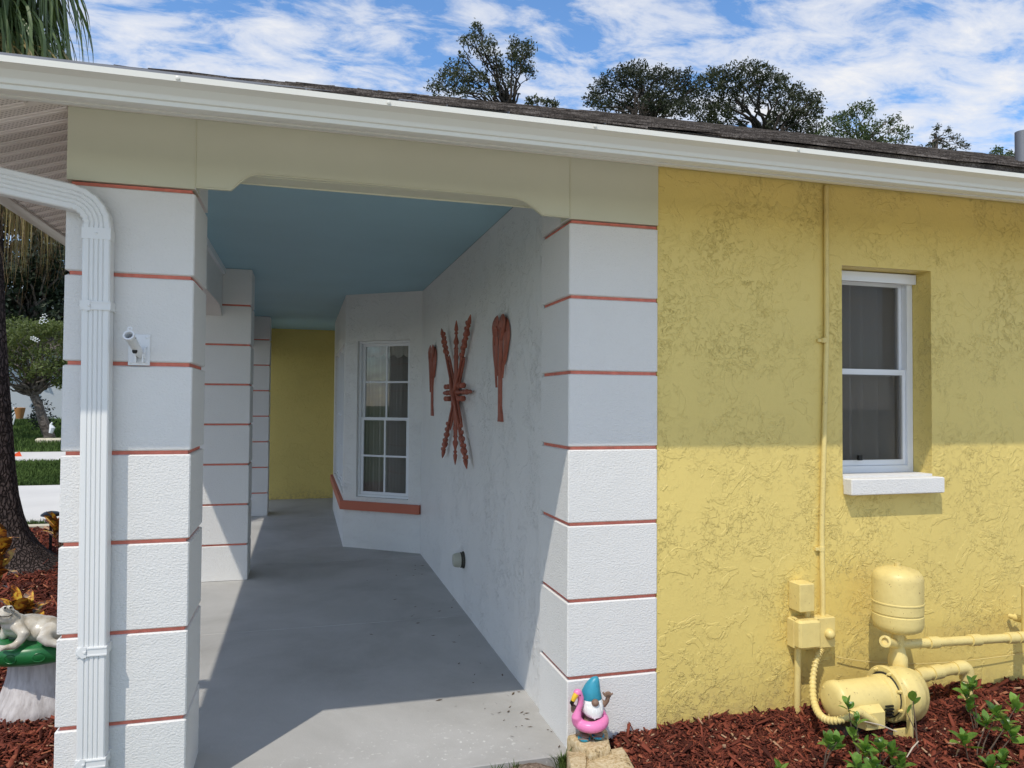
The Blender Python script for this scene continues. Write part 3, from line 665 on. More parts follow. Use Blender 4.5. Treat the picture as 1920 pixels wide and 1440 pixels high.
# shingle courses on the front slope: real tabs, slightly lifted and uneven
def courses(rows, length, y_of, name, nearlimit):
    V = []; Fc = []; k = 0
    for r_ in range(rows):
        d = r_*0.14; x = ex0+d-0.02; x += -0.3*(r_ % 3)/3
        while x < 9.9:
            wdt = random.choice((.16, .22, .30, .36)); lift = random.uniform(.003, .011); sag = random.uniform(-.004, .008); lift2 = lift+random.uniform(-.004, .006)
            xa, xb = max(x, ex0+d-.015), min(x+wdt-.006, 9.9)
            if xb > xa+.02:
                y0, y1 = ey0+d-.012-random.uniform(0,.006), ey0+d+.15
                z0 = EZ+SL*(d-.012)+.004; z1 = EZ+SL*(d+.15)+.003
                V += [(xa,y0,z0+lift),(xb,y0,z0+lift2),(xb,y1,z1),(xa,y1,z1),(xa,y0,z0+lift-.007),(xb,y0,z0+lift2-.007)]
                Fc += [(k,k+1,k+2,k+3),(k+4,k+5,k+1,k),(k,k+3,k+4,k+4),(k+1,k+5,k+2,k+2)]; k += 6
            x += wdt
    return V, Fc
V, Fc = courses(34, 0, None, '', 0)
mb = MB(); mb.add([tz(q) for q in V], [tuple(dict.fromkeys(f)) for f in Fc]); sh_ = obj('shingles', mb, M['shingle'], roof); sh_['kind'] = 'stuff'
# hip cap shingles along the left hip, wavy
k = 0; t = 0
while t < RW:
    c = Vector(tz((ex0+t, ey0+t, EZ+SL*t+.004))); q_ = Vector(tz((ex0+t+.14, ey0+t+.14, EZ+SL*(t+.14)+.003)))
    mb = MB(); dd = (q_-c); side = Vector((1,-1,0)).normalized()*.13; dn = Vector((0,0,-.05)); li = Vector((0,0,random.uniform(.002,.012)))
    mb.add([c-side+dn+li, c+li, c+side+dn+li, q_-side+dn, q_, q_+side+dn, c-side+dn, c, c+side+dn], [(0,1,4,3),(1,2,5,4),(0,6,7,1),(1,7,8,2)])
    o_ = obj('cap_shingle', mb, M['shingle'], roof); t += .12
# drip edge
box('drip_edge', M['metal_gray'], roof, ex0+.02, 9.9, ey0+.004, ey0+.008, 2.425, 2.447)
# roof vent pipe
vp = P(1915, 300, 1.05); vz = EZ+SL*(1.05-ey0)
vent = thing('roof_vent_pipe', 'grey plumbing vent pipe standing on the shingle roof at the right edge', 'vent pipe', (vp.x+.01, 1.05, vz))
b = MB(); b.lathe((vp.x+.01,1.05,vz-.1), (0,0,1), [(.045,0),(.045,.36),(.04,.36),(.04,.2)], 20, True); obj('pipe', b, M['metal_gray'], vent)
b = MB(); b.lathe((vp.x+.01,1.05,vz-.06), (0,0,1), [(.13,-.02),(.075,.05),(.05,.085),(.047,.09)], 20); obj('flashing', b, M['metal_gray'], vent)

# ------------------------------------------------------------------ downspout (part of the house)
def rect_tube(path, hw, hd, ribs=True):
    """path: list of (centre, side vector, out vector)"""
    prof = [(-hw,-hd),(-hw,hd*.85),(-hw*.9,hd)]
    if ribs:
        for c_ in (-.5, -.17, .17, .5):
            prof += [((c_-.07)*hw, hd), (c_*hw, hd-.004), ((c_+.07)*hw, hd)]
    prof += [(hw*.9,hd),(hw,hd*.85),(hw,-hd)]
    rings = []
    for c, s, o in path: rings.append([Vector(c)+Vector(s)*a+Vector(o)*b_ for a, b_ in prof])
    return rings
ds = thing
mb = MB(); yo = -.042; path = []
xb_, xt_ = -1.757, -1.7755
path.append(((xb_, yo, -.05), (1,0,0), (0,-1,0))); path.append(((xt_, yo, 2.02), (1,0,0), (0,-1,0)))
# elbow bending left
cx, cz, r_ = xt_-.095, 2.045, .095
ang = R(80)
for k in range(0, 11):
    a = ang*k/10; c = (cx+r_*math.cos(a), yo, cz+r_*math.sin(a)); sidev = Vector((math.cos(a), 0, math.sin(a)))
    cr = 1.0 if k % 2 == 0 else .93
    path.append((c, tuple(sidev*cr), (0, -1*cr, 0)))
a = ang; last = Vector((cx+r_*math.cos(a), yo, cz+r_*math.sin(a))); dirv = Vector((-math.sin(a), 0, math.cos(a)))
for L in (.02, .35, .66): path.append((tuple(last+dirv*L), (math.cos(a),0,math.sin(a)), (0,-1,0)))
mb.loft(rect_tube(path, .044, .028)); dsp = obj('downspout', mb, M['downspout'], house)
e1 = last+dirv*.66
mb = MB(); mb.box(e1.x-.05, e1.x+.04, yo-.03, yo+.03, e1.z-.02, 2.335); obj('outlet', mb, M['downspout'], dsp)
def strap(z):
    xc = xb_+(xt_-xb_)*(z+.05)/2.07; b = MB()
    b.box(xc-.047, xc+.048, yo-.0315, -.001, z-.016, z+.016)
    b.box(xc-.03, xc+.0475, yo-.0335, yo-.030, z-.014, z-.010); b.box(xc-.03, xc+.0475, yo-.0335, yo-.030, z+.010, z+.014)
    # arrow end
    b.add([(xc-.05,yo-.0345,z),(xc-.028,yo-.0345,z-.02),(xc-.015,yo-.0345,z-.017),(xc-.015,yo-.0345,z+.017),(xc-.028,yo-.0345,z+.02),
           (xc-.05,yo-.031,z),(xc-.028,yo-.031,z-.02),(xc-.015,yo-.031,z-.017),(xc-.015,yo-.031,z+.017),(xc-.028,yo-.031,z+.02)],
          [(0,1,2,3,4),(0,5,6,1),(1,6,7,2),(3,8,9,4),(4,9,5,0)])
    b.lathe((xc-.02, yo-.034, z), (0,-1,0), [(.001,0),(.005,0),(.004,.003),(.001,.0035)], 8)
    return obj('strap', b, M['downspout'], dsp)
for pxy in ((180, 573), (175, 1222), (175, 1432)): strap(P(*pxy, yo-.03).z)
mb = MB(); mb.box(xt_-.0455, xt_+.0455, yo-.0295, yo+.0295, 1.995, 2.035); mb.lathe((xt_, yo-.0295, 2.015), (0,-1,0), [(.001,0),(.0045,0),(.003,.003),(.001,.0035)], 8); obj('joint_sleeve', mb, M['downspout'], dsp)

# ------------------------------------------------------------------ flag pole bracket
fb = thing('flagpole_bracket', 'empty white metal flagpole bracket screwed to the front pillar', 'flagpole bracket', (-1.645, 0, 1.60))
pc = Vector((-1.645, 0, 1.617))
mb = MB(); mb.bevbox(-1.681, -1.609, -.006, -.0002, 1.560, 1.672, .0015); obj('mounting_plate', mb, M['white'], fb)
for sx in (-1, 1):
    for sz in (1.571, 1.661):
        mb = MB(); mb.lathe((-1.645+sx*.025, -.006, sz), (0,-1,0), [(.0055,0),(.0055,.0022),(.003,.004),(.0005,.0045)], 10); obj('screw', mb, M['white'], fb)
base = Vector((-1.640, -.02, 1.60)); tip = P(241, 628, -.135); axd = (tip-base).normalized()
mb = MB(); L = (tip-base).length
mb.lathe(base, axd, [(.010,-.01),(.014,.0),(.0155,.03),(.0165,L-.015),(.0185,L-.012),(.0185,L),(.0135,L),(.0135,L-.07),(.001,L-.07)], 20); sk = obj('socket', mb, M['white'], fb)
upv = (Vector((0,0,1))-axd*axd.z).normalized(); ringc = tip+upv*.0245
mb = MB(); sv = axd.cross(upv); n = 14
rings = [[ringc+(upv*math.cos(t_)+sv*math.sin(t_))*(.0065+.0028*math.cos(u_))+axd*(.0028*math.sin(u_)) for u_ in (2*math.pi*j/6 for j in range(6))] for t_ in (2*math.pi*i/n for i in range(n+1))]
mb.sm = True; mb.loft(rings, False); obj('eyelet', mb, M['white'], sk)
mb = MB(); mb.lathe(tip-axd*.02-sv*.016, -sv if sv.x > 0 else sv, [(.001,-.004),(.0025,0),(.0025,.014),(.0045,.0145),(.0045,.018),(.001,.019)], 8); obj('thumbscrew', mb, M['metal_gray'], sk)
mb = MB(); mb.ell(base+axd*.05-upv*.0145+Vector((0,0,-.001)), (.009,.006,.012), 10); obj('socket_slot', mb, M['black'], sk)
mb = MB()
for sx in (-1,1): mb.obox(base+Vector((sx*.012,.004,-.01)), (.0022,0,0), (0,.016,0), (0,0,.02))
for k in range(7):
    a = R(-40+k*22); mb.obox((base.x+.018, -.012-.02*math.cos(a), 1.603+.022*math.sin(a)), (.003,0,0), (0,.0025,0), (0,0,.0025))
obj('hinge', mb, M['white'], fb)

# ------------------------------------------------------------------ wall fixture
vf = thing('wall_vent_hood', 'small beige round hood on dark plate low on the white porch wall', 'vent hood', (WX, 2.15, .33))
c = at(868, 1042, 0, WX); cy, cz = 2.13, .345
mb = MB(); mb.lathe((WX-.0002, cy, cz), (-1,0,0), [(.001,0),(.058,0),(.058,.008),(.05,.012),(.001,.012)], 20); obj('back_plate', mb, M['gasket'], vf)
mb = MB(); mb.lathe((WX-.012, cy, cz), (-1,0,0), [(.050,0),(.050,.03),(.046,.05),(.040,.062),(.001,.064)], 24); obj('hood', mb, M['beige'], vf)
mb = MB(); mb.lathe((WX-.012, cy, cz), (-1,0,0), [(.053,.002),(.053,.012),(.050,.014)], 24, False); obj('rim', mb, M['gasket'], vf)

# ------------------------------------------------------------------ wall art: eight-armed star of turned spindles
star = thing('spindle_star', 'star shaped wall ornament of crossed turned terracotta spindles between two carved palms', 'wall ornament', (WX, 2.313, 1.505))
sc_ = Vector((WX-.03, 2.313, 1.507))
def spindle(ang, half, dep, name='spindle', big=1.0):
    d = Vector((0, math.sin(ang), math.cos(ang))); o = sc_+Vector((dep,0,0)); prof = [(.001,-half)]
    def seg(s):
        return [(.002,half-.0),(.006,half-.015),(.012,half-.045),(.015,half-.07),(.008,half-.082),(.014,half-.09),(.014,half-.098),(.007,half-.104),(.011,half-.125),(.019,half-.15),(.020,half-.165),(.011,half-.18),(.008,half-.19),(.017,half-.20),(.017,half-.208),(.009,half-.214),
                (.013,half-.24),(.019,half-.262),(.018,half-.275),(.010,half-.285),(.012,half-.30),(.010,.14),(.014,.12),(.015,.10),(.020,.05),(.021,.0)]
    a = seg(1); pts = [(r_*big, h) for r_, h in a]; pr = [(r_, -h) for r_, h in pts]+[(r_, h) for r_, h in reversed(pts)][1:]
    mb = MB(); mb.lathe(o, d, pr, 12); obj(name, mb, M['art'], star)
spindle(0, .52, 0.0); spindle(R(90), .52, .004)
D_ = math.hypot(.49, .505)
for s_ in (1, -1): spindle(s_*math.atan2(.487, .505), D_, -.008*s_-.012, 'spindle', 1.1)
mb = MB(); mb.lathe(sc_+Vector((-.03,0,0)), (-1,0,0), [(.001,-.02),(.032,-.02),(.032,-.006),(.024,0),(.016,.010),(.001,.014)], 20); obj('hub', mb, M['art'], star)
for s_ in (-1, 1):
    for t_ in (.20, .30):
        for u_ in (-1, 1):
            mb = MB(); mb.ell(sc_+Vector((-.012, s_*t_, u_*.045)), .023, 10); obj('ball', mb, M['art'], star)
for s_ in (0, 1, -1):    # slim side rods beside the middle of each long arm
    a = s_*math.atan2(.487,.505); d = Vector((0, math.sin(a), math.cos(a))); nn = Vector((0, d.z, -d.y))
    for w_ in (-1, 1):
        mb = MB(); c_ = sc_+Vector((-.006*s_,0,0))+nn*w_*.030; mb.tube([c_-d*.36, c_-d*.3, c_+d*.3, c_+d*.36], [.004,.009,.009,.004], 8); obj('side_rod', mb, M['art'], star)
for s_ in (1, -1):      # carved leaf knobs along the diagonal arms
    for t_ in (.34,.40,.46,.52,.57,.62):
        for v_ in (1, -1):
            a = s_*math.atan2(.487,.505); d = Vector((0, math.sin(a), math.cos(a)))*v_; nn = Vector((0, d.z, -d.y))
            for w_ in (-1, 1):
                mb = MB(); mb.ell(sc_+Vector((-.012,0,0))+d*t_+nn*w_*.019, (.013,.017,.019), 8); obj('carved_knob', mb, M['art'], star)

def frond_mesh(o, d, L, wd, dep):
    """one carved drooping palm frond lying in the wall plane: arcs out then down, with thickness"""
    mb = MB(); n = 20; top = []; rings = []
    for k in range(n+1):
        t = k/n; y = d*L[0]*math.sin(t*math.pi*.8); z = L[1]*math.sin(t*math.pi*.62)*.9-L[2]*t*t
        top.append(Vector((0, y, z)))
    for k, p in enumerate(top):
        t = k/n; q_ = top[min(k+1, n)]-top[max(k-1, 0)]; nn = Vector((0, q_.z, -q_.y)).normalized(); ww = wd*min(1, .35+t*3)*(1-t)**.7+.0012
        c = Vector(o)+p
        rings.append([c+nn*ww+Vector((0,0,0)), c+Vector((-dep,0,0))+nn*ww*.5, c+Vector((-dep*1.5,0,0)), c+Vector((-dep,0,0))-nn*ww*.5, c-nn*ww, c+Vector((.001,0,0))])
    mb.sm = True; mb.loft(rings); return mb
def palm_art(yc, ztop, zbot, label):
    t = thing('palm_wall_carving', label, 'wall ornament', (WX, yc, zbot), 'carved palm trees on the white porch wall')
    zc = ztop-.06; b = MB(); rings = []
    for k in range(13):
        u = k/12; z = zc+(zbot-zc)*u; y = yc+.012*math.sin(u*2.2)-.0; wd = .015+.003*(k%2)+(.036*max(0,(u-.84))/.16 if u > .84 else 0)
        rings.append([(WX-.001,y-wd,z),(WX-.014,y-wd*.8,z),(WX-.022,y,z),(WX-.014,y+wd*.8,z),(WX-.001,y+wd,z)])
    b.loft(rings); obj('trunk', b, M['art'], t)
    for i, (d, L, w_, x_) in enumerate(((1,(.165,.05,.30),.050,.006),(-1,(.155,.05,.26),.052,.007),(1,(.115,.045,.38),.048,.010),(-1,(.105,.045,.33),.048,.011),(1,(.06,.04,.31),.042,.016),(-1,(.055,.045,.27),.042,.018),(1,(.12,.085,.17),.050,.020),(-1,(.115,.08,.15),.050,.022),(1,(.03,.085,.12),.048,.028))):
        obj('frond', frond_mesh((WX-x_, yc, zc), d, L, w_, .008), M['art'], t)
    return t
palm_art(1.13, 1.925, 1.328, 'carved terracotta palm tree hung on the white wall, nearest the front pillar')
palm_art(3.44, 1.925, 1.318, 'carved terracotta palm tree hung on the white wall beside the bay window')

# ------------------------------------------------------------------ pump, pipes, electrics
pump = thing('irrigation_pump', 'cream yellow irrigation pump with pressure tank and pipes standing against the yellow wall', 'pump', (1.4, -.25, .05))
pc = Vector((1.487, -.20, 0))
mb = MB(); mb.lathe((pc.x, pc.y, 0), (0,0,1), [(0.0378,0.432),(0.0755,0.436),(0.0966,0.448),(0.1034,0.465),(0.1049,0.480),(0.1049,0.510),(0.1012,0.513),(0.1012,0.518),(0.1049,0.521),(0.1049,0.560),(0.1072,0.562),(0.1072,0.567),(0.1049,0.569),(0.1049,0.665),(0.1012,0.684),(0.0868,0.702),(0.0453,0.716),(0.0120,0.720),(0.0120,0.735),(0.0020,0.736)], 40)
tank = obj('pressure_tank', mb, M['pump'], pump)
def pipe(name, pts, r, par=pump, joints=(), m_=None, n=14):
    mb = MB(); mb.tube(pts, r, n)
    o = obj(name, mb, m_ or M['pump'], par)
    for j in joints:
        a, b_ = Vector(pts[0]), Vector(pts[-1]); d = (b_-a).normalized(); c = a+(b_-a)*j; q_ = MB(); q_.lathe(c-d*.03, d, [(r,0),(r+.006,.001),(r+.006,.059),(r,.06)], n); obj('coupling', q_, m_ or M['pump'], par)
    return o
pipe('riser', [(pc.x, pc.y, .43), (pc.x, pc.y, .26)], .027)
mb = MB(); mb.lathe((pc.x, pc.y, .262), (0,0,1), [(.038,0),(.040,.004),(.040,.055),(.034,.07),(.028,.10)], 20); obj('riser_base', mb, M['pump'], pump)
# tee and horizontal discharge
hz = .372
tp = Vector((pc.x, pc.y, hz)); le = P(1661, 1203, -.27); re_ = P(1925, 1194, -.15)
pipe('tee_branch', [tp, le], .019); mb = MB(); dv = (le-tp).normalized(); mb.lathe(le-dv*.012, dv, [(.019,0),(.025,.002),(.025,.022),(.018,.024),(.015,.024),(.013,.008),(.001,.008)], 16); obj('threaded_plug', mb, M['pump'], pump)
far_ = re_+(re_-tp)*.6
pipe('discharge_pipe', [tp, far_], .0205, joints=(.16, .36, .545, .60))
# upper feed pipe on the right edge with its wall elbow
up0 = P(1893, 1155, -.01); up1 = P(1935, 1166, -.12)
pipe('feed_elbow', [up0, up1], .012, joints=(.5,))
vx = P(1917, 1100, -.14)
pipe('vertical_pipe', [(vx.x+.028, -.14, P(1917,1100,-.14).z), (vx.x+.028, -.14, .33)], .024)
# motor
my, mz, mr = -.30, .205, .081
x0m = 1.06; x1m = 1.33
mb = MB(); mb.lathe((x0m, my, mz), (1,0,0), [(.001,-.012),(.05,-.010),(mr-.012,-.004),(mr-.002,.006),(mr,.014),(mr,.030),(mr-.004,.032),(mr-.004,x1m-x0m-.035),(mr+.004,x1m-x0m-.03),(mr+.004,x1m-x0m),(.001,x1m-x0m)], 36); mo = obj('motor', mb, M['pump'], pump)
mb = MB()
for k in range(4): mb.obox((x1m-.055, my-mr*math.cos(R(-18+k*10)), mz+mr*math.sin(R(-38+k*10))), (.018,0,0), (0,.006,0), (0,0,.0028))
obj('vent_slot', mb, M['black'], mo)
for a in (40, 160, 280):
    mb = MB(); mb.lathe((x0m+.002, my+.062*math.cos(R(a)), mz+.062*math.sin(R(a))), (-1,0,0), [(.006,0),(.006,.010),(.001,.011)], 6); obj('bolt', mb, M['pump'], mo)
bx = x0m+.115
mb = MB(); r_ = [(bx-.06, my-mr-.012, .11),(bx+.06, my-mr-.012,.11),(bx+.06, my-mr-.012,.19),(bx-.06,my-mr-.012,.19)]
mb.loft([[(bx-.050, my-.04, .125),(bx+.050,my-.04,.125),(bx+.050,my-.04,.215),(bx-.050,my-.04,.215)], [(bx-.052, my-mr+.01, .12),(bx+.052,my-mr+.01,.12),(bx+.052,my-mr+.01,.21),(bx-.052,my-mr+.01,.21)], [(bx-.045, my-mr-.035, .125),(bx+.045,my-mr-.035,.125),(bx+.045,my-mr-.035,.190),(bx-.045,my-mr-.035,.190)]]); jb = obj('motor_wiring_box', mb, M['pump'], pump)
# volute: fused round casing
mb = MB()
mb.lathe((1.355, my+.01, .20), (1,0,0), [(.02,0),(.09,.0),(.106,.02),(.112,.06),(.10,.10),(.065,.14),(.02,.155)], 28)
mb.ell((1.46, my+.02, .185), (.085,.09,.115), 20); mb.lathe((pc.x, pc.y, .19), (0,0,1), [(.06,0),(.05,.06),(.044,.085)], 16)
mb.ell((1.45, my+.08, .19), (.09, .11, .10), 16)
obj('volute', fuse(mb, .008, 3), M['pump'], pump)
# flange plates and bolts
mb = MB(); mb.lathe((1.332, my+.01, .205), (1,0,0), [(.001,0),(.110,0),(.114,.004),(.114,.018),(.110,.022),(.001,.022)], 36); obj('flange', mb, M['pump'], pump)
mb = MB(); mb.lathe((1.3265, my+.005, .205), (1,0,0), [(.06,0),(.092,0),(.092,.005),(.06,.005)], 30); obj('gap_shade_ring', mb, M['pump_dark'], pump)  # near-black ring paints in the shade of the gap between motor and flange
mb = MB(); mb.obox((1.345, my-.115, .13), (.008,0,0), (0,.010,0), (0,0,.11)); mb.obox((1.31, my-.10, .085), (.03,0,0), (0,.006,0), (0,0,.02)); obj('bracket', mb, M['pump'], pump)
mb = MB(); mb.box(1.27, 1.36, my-.1, my+.12, .035, .075); mb.box(1.09, 1.2, my-.05, my+.06, .04, .11); obj('pump_base', mb, M['pump_dark'], pump)
for k in range(8):
    a = R(20+45*k); mb = MB(); mb.lathe((1.332, my+.01+.101*math.cos(a), .205+.101*math.sin(a)), (-1,0,0), [(.008,0),(.008,.009),(.004,.0095),(.004,.018),(.001,.018)], 6); obj('bolt', mb, M['pump'], pump)
# suction pipe with elbow down into mulch
s0 = Vector((1.56, -.20, .222)); s1_ = P(1790, 1253, -.17); s2 = P(1812, 1262, -.165); s3 = P(1812, 1330, -.165)
pipe('suction_pipe', [s0, s1_], .026, joints=(.22, .55))
mb = MB(); pts = [s1_+(s0-s1_)*.02]
for k in range(7):
    a = math.pi/2*k/6; cxx = s2.x-.028; pts.append(Vector((cxx+.03*math.sin(a), s2.y, s1_.z-.03+.03*math.cos(a))))
pts.append(Vector((s2.x+.002, s2.y, s1_.z-.06))); mb.tube(pts, .031, 16); obj('elbow', mb, M['pump'], pump)
pipe('suction_pipe', [(s2.x+.002, s2.y, s1_.z-.05), (s2.x+.002, s2.y, -.02)], .026)
# loose cord across the wall
pts = []
c0, c1_, c2_ = P(1570, 1232, -.01), P(1700, 1245, -.03), P(1925, 1224, -.01)
for k in range(25):
    t = k/24; p = c0*(1-t)**2+c1_*2*t*(1-t)+c2_*t*t; p.z -= .02*math.sin(t*math.pi); pts.append(p)
pipe('wire', pts, .0022, n=6)

el = thing('electrical_boxes', 'cream painted switch boxes and conduit fixed to the yellow wall left of the pump', 'electrical box', (1.17, 0, .4))
def fbox(name, a, b_, y0, y1, bev=.004, m_=M['pump']):
    mb = MB(); mb.bevbox(min(a.x,b_.x), max(a.x,b_.x), y0, y1, min(a.z,b_.z), max(a.z,b_.z), bev); return obj(name, mb, m_, el)
ub = fbox('upper_box', P(1500,1096,-.075), P(1528,1147,-.075), -.075, .006)
lb = fbox('switch_body', P(1489,1162,-.05), P(1537,1213,-.05), -.05, .006, .006)
fbox('switch_cover', P(1500,1166,-.10), P(1541,1216,-.10), -.10, -.051, .010)
ob_ = fbox('outlet_box', P(1529,1160,-.05), P(1567,1213,-.05), -.05, .006, .003)
oc = P(1556, 1189, -.055); mb = MB(); mb.lathe((oc.x, -.05, oc.z), (0,-1,0), [(.024,0),(.024,.008),(.017,.022),(.008,.026),(.001,.027)], 16); obj('cover_cap', mb, M['pump'], el)
for (px, py) in ((1495,1164),(1528,1163)):
    p = P(px, py, -.06); mb = MB(); mb.lathe((p.x, -.03, p.z+.005), (0,-1,0), [(.007,0),(.007,.022),(.001,.024)], 8); obj('screw', mb, M['pump'], el)
xm = P(1513, 1150, -.02).x; pipe('nipple', [(xm, -.02, P(1513,1140,-.02).z), (xm, -.02, P(1513,1170,-.02).z)], .013, el)
def vconduit(px_top, py_top, px_b, py_b, r, y=-.02, name='conduit'):
    a, b_ = P(px_top, py_top, y), P(px_b, py_b, y); return pipe(name, [(a.x, y, a.z), (b_.x, y, b_.z)], r, el)
vconduit(1496, 1212, 1495, 1345, .0145, -.022, 'lower_conduit')
cn = MB(); a = P(1551, 338, -.012); b_ = P(1541, 1165, -.012); a.z = 2.462
cn.tube([(a.x,-.005,a.z), (a.x-.002,-.006,1.75), (b_.x+.006,-.006,.85), (b_.x+.006,-.008,.70), (b_.x+.002,-.016,.62), (b_.x,-.018,b_.z)], .0115, 12)
obj('conduit', cn, M['pump'], el)
for py in (638, 1029):
    p = P(1546, py, -.012); xc_ = a.x+(b_.x+.006-a.x)*min(1,(2.46-p.z)/1.6); mb = MB(); mb.lathe((xc_, -.006, p.z-.012), (0,0,1), [(.0115,0),(.0145,.001),(.0145,.022),(.0115,.023)], 14); mb.box(xc_-.032, xc_-.012, -.006, .006, p.z-.008, p.z+.006); obj('conduit_clip', mb, M['pump'], el)
# flexible corrugated whip from outlet box to motor
ctl = [P(1540,1218,-.04), P(1530,1240,-.06), P(1524,1280,-.11), P(1528,1322,-.24), P(1545,1347,-.36), P(1575,1350,-.43), P(1608,1334,-.43)]
def catmull(c, n):
    out = []
    for i in range(len(c)-1):
        p0, p1, p2, p3 = c[max(i-1,0)], c[i], c[i+1], c[min(i+2,len(c)-1)]
        for k in range(n):
            t = k/n; out.append(0.5*((2*p1)+(p2-p0)*t+(2*p0-5*p1+4*p2-p3)*t*t+(3*p1-p0-3*p2+p3)*t**3))
    return out+[c[-1]]
pts = catmull(ctl, 22); mb = MB(); mb.tube(pts, [.0135+.0022*(1 if k%4 < 2 else -1) for k in range(len(pts))], 12); obj('flexible_conduit', mb, M['pump'], el)
mb = MB(); g0 = ctl[-1]; mb.tube([g0+(ctl[-2]-g0).normalized()*.03, g0, Vector((bx, my-mr-.03, .15))], [.019,.019,.017], 12); obj('conduit_connector', mb, M['pump'], el)

# ------------------------------------------------------------------ GROUND
def hmap(x, y): return mnoise.noise(Vector((x*1.3, y*1.3, 3.1)))
def lawn_z(x, y): return -0.13+0.90*min(1, max(0, (y-13)/13))**1.3
gb = MB(); xs = [-260,-120,-60,-40,-30]+[-24+2*k for k in range(22)]+[25,40,80,160,260]; ys = [-260,-120,-60,-30,-16,-10,-6,-3,-1,0,3,7,9,11,13]+[14+k for k in range(1,16)]+[34,45,60,100,180,300]
vs = [(x, y, lawn_z(x, y)-.006) for y in ys for x in xs]; nx = len(xs)
gb.sm = True; gb.add(vs, [(j*nx+i, j*nx+i+1, (j+1)*nx+i+1, (j+1)*nx+i) for j in range(len(ys)-1) for i in range(nx-1)])
structure('ground', gb, M['lawn'])

def chips(name, label, region, zf, n, size, parent=None):
    """n wood chips lying over a bed"""
    x0, x1, y0, y1 = region
    cx = rng.uniform(x0, x1, n); cyy = rng.uniform(y0, y1, n)
    L = size*rng.gamma(2.2, .45, n)+size*.25; W = L*rng.uniform(.10, .28, n)+.0012; T = np.minimum(W*.5, .004)
    a = rng.uniform(0, 2*np.pi, n); tl = rng.normal(0, .33, n); 
    z = zf(cx, cyy)+rng.uniform(0, .016, n)+np.abs(tl)*L*.35
    d = np.stack([np.cos(a)*np.cos(tl), np.sin(a)*np.cos(tl), np.sin(tl)], 1); s = np.stack([-np.sin(a), np.cos(a), rng.normal(0,.3,n)], 1); u = np.cross(d, s)
    u /= np.linalg.norm(u, axis=1)[:,None]; C0 = np.stack([cx, cyy, z], 1)
    vs = []
    for (i, j, k) in ((-1,-1,-1),(1,-.5,-1),(1,.6,-1),(-1,1,-1),(-.9,-1,1),(1,-.4,1),(.9,.6,1),(-1,.8,1)):
        vs.append(C0+d*(L*.5*i)[:,None]+s*(W*.5*j)[:,None]+u*(T*.5*k)[:,None])
    V = np.stack(vs, 1).reshape(-1, 3)
    fq = np.array([(0,3,2,1),(4,5,6,7),(0,1,5,4),(1,2,6,5),(2,3,7,6),(3,0,4,7)]); Fq = (np.arange(n)*8)[:,None,None]+fq[None]
    tint = np.clip(rng.beta(1.5, 1.8, n), 0, .97); pale = rng.random(n) < .022; tint[pale] = 1.0
    me = np_mesh(name, V, Fq.reshape(-1,4), np.repeat(tint, 8))
    o = link(name, me, M['chips'], parent); o['kind'] = 'stuff'; 
    if label and parent is None: o['label'] = label; o['category'] = 'mulch'
    return o
def fbm(x, y, s, seed=0):
    r = np.zeros_like(x); 
    for k, (a, f) in enumerate(((1,1),(.5,2.1),(.25,4.3))):
        r += a*np.sin(x*s*f+1.7*k+seed+1.3*np.sin(y*s*f*.9+k))*np.cos(y*s*f*1.1+2.3*k+seed*1.7+np.sin(x*s*f*.7))
    return r
def zR(x, y):
    """right bed height: banked against the wall, dipping forward"""
    b = 0.020+.030*np.clip((x-.4)/.5, 0, 1)-.035*np.clip((x-1.9)/1, 0, 1)
    return b+.018*fbm(x, y, 5.0, .4)+.012*fbm(x, y, 14., 1.1)-.03*np.clip((-y-.55)/.6, 0, 1)-.05*np.clip((.30-x)/.15, 0, 1)
def zL(x, y): return -.10+.018*fbm(x, y, 3.0, 2.)+.01*fbm(x, y, 11., .3)
def bed(name, region, zf, step):
    x0, x1, y0, y1 = region; X = np.arange(x0, x1+step/2, step); Y = np.arange(y0, y1+step/2, step); gx, gy = np.meshgrid(X, Y); gz = zf(gx, gy)
    V = np.stack([gx, gy, gz], -1).reshape(-1,3); nx, ny = len(X), len(Y); i, j = np.meshgrid(np.arange(nx-1), np.arange(ny-1)); a = (j*nx+i).ravel()
    me = np_mesh(name, V, np.stack([a, a+1, a+nx+1, a+nx], 1), None, True); o = link(name, me, M['mulch_base']); o['kind'] = 'structure'; return o
bR = bed('mulch_bed', (0.14, 4.2, -1.6, 0.02), zR, .03)
chips('wood_chips', None, (0.16, 2.9, -.95, 0.01), zR, 75000, .021, bR)
bL = bed('mulch_bed', (-7.0, -1.96, -1.2, 7.02), zL, .06)
chips('wood_chips', None, (-3.1, -1.95, .1, 2.6), zL, 30000, .027, bL)
chips('wood_chips', None, (-4.8, -2.4, 2.6, 7.0), zL, 26000, .036, bL)
# kerb, driveway, road
mb = MB(); mb.bevbox(-9, -2.1, 7.02, 7.12, -.12, -.045, .01); structure('kerb', mb, M['curb'])
def band(name, y0, y1, x0=-70, x1=-2.6, m_='pave', lift=0.0):
    mb = MB(); n = 6
    yy = [y0+(y1-y0)*k/n for k in range(n+1)]; vs = []
    for y in yy: vs += [(x0, y, lawn_z(0,y)+.006+lift), (x1, y, lawn_z(0,y)+.006+lift)]
    mb.add(vs, [(2*i, 2*i+1, 2*i+3, 2*i+2) for i in range(n)]); return structure(name, mb, M[m_])
band('driveway', 7.75, 12.4); band('pavement', 16.3, 18.0, x1=60)
mb = MB(); mb.add([(-14, -12, -.118), (8, -12, -.118), (8, -1.75, -.118), (-14, -1.75, -.118)], [(0,1,2,3)]); structure('front_bounce_paving', mb, M['pave'])  # out-of-view pale paving, added to bounce sunlight up under the eaves
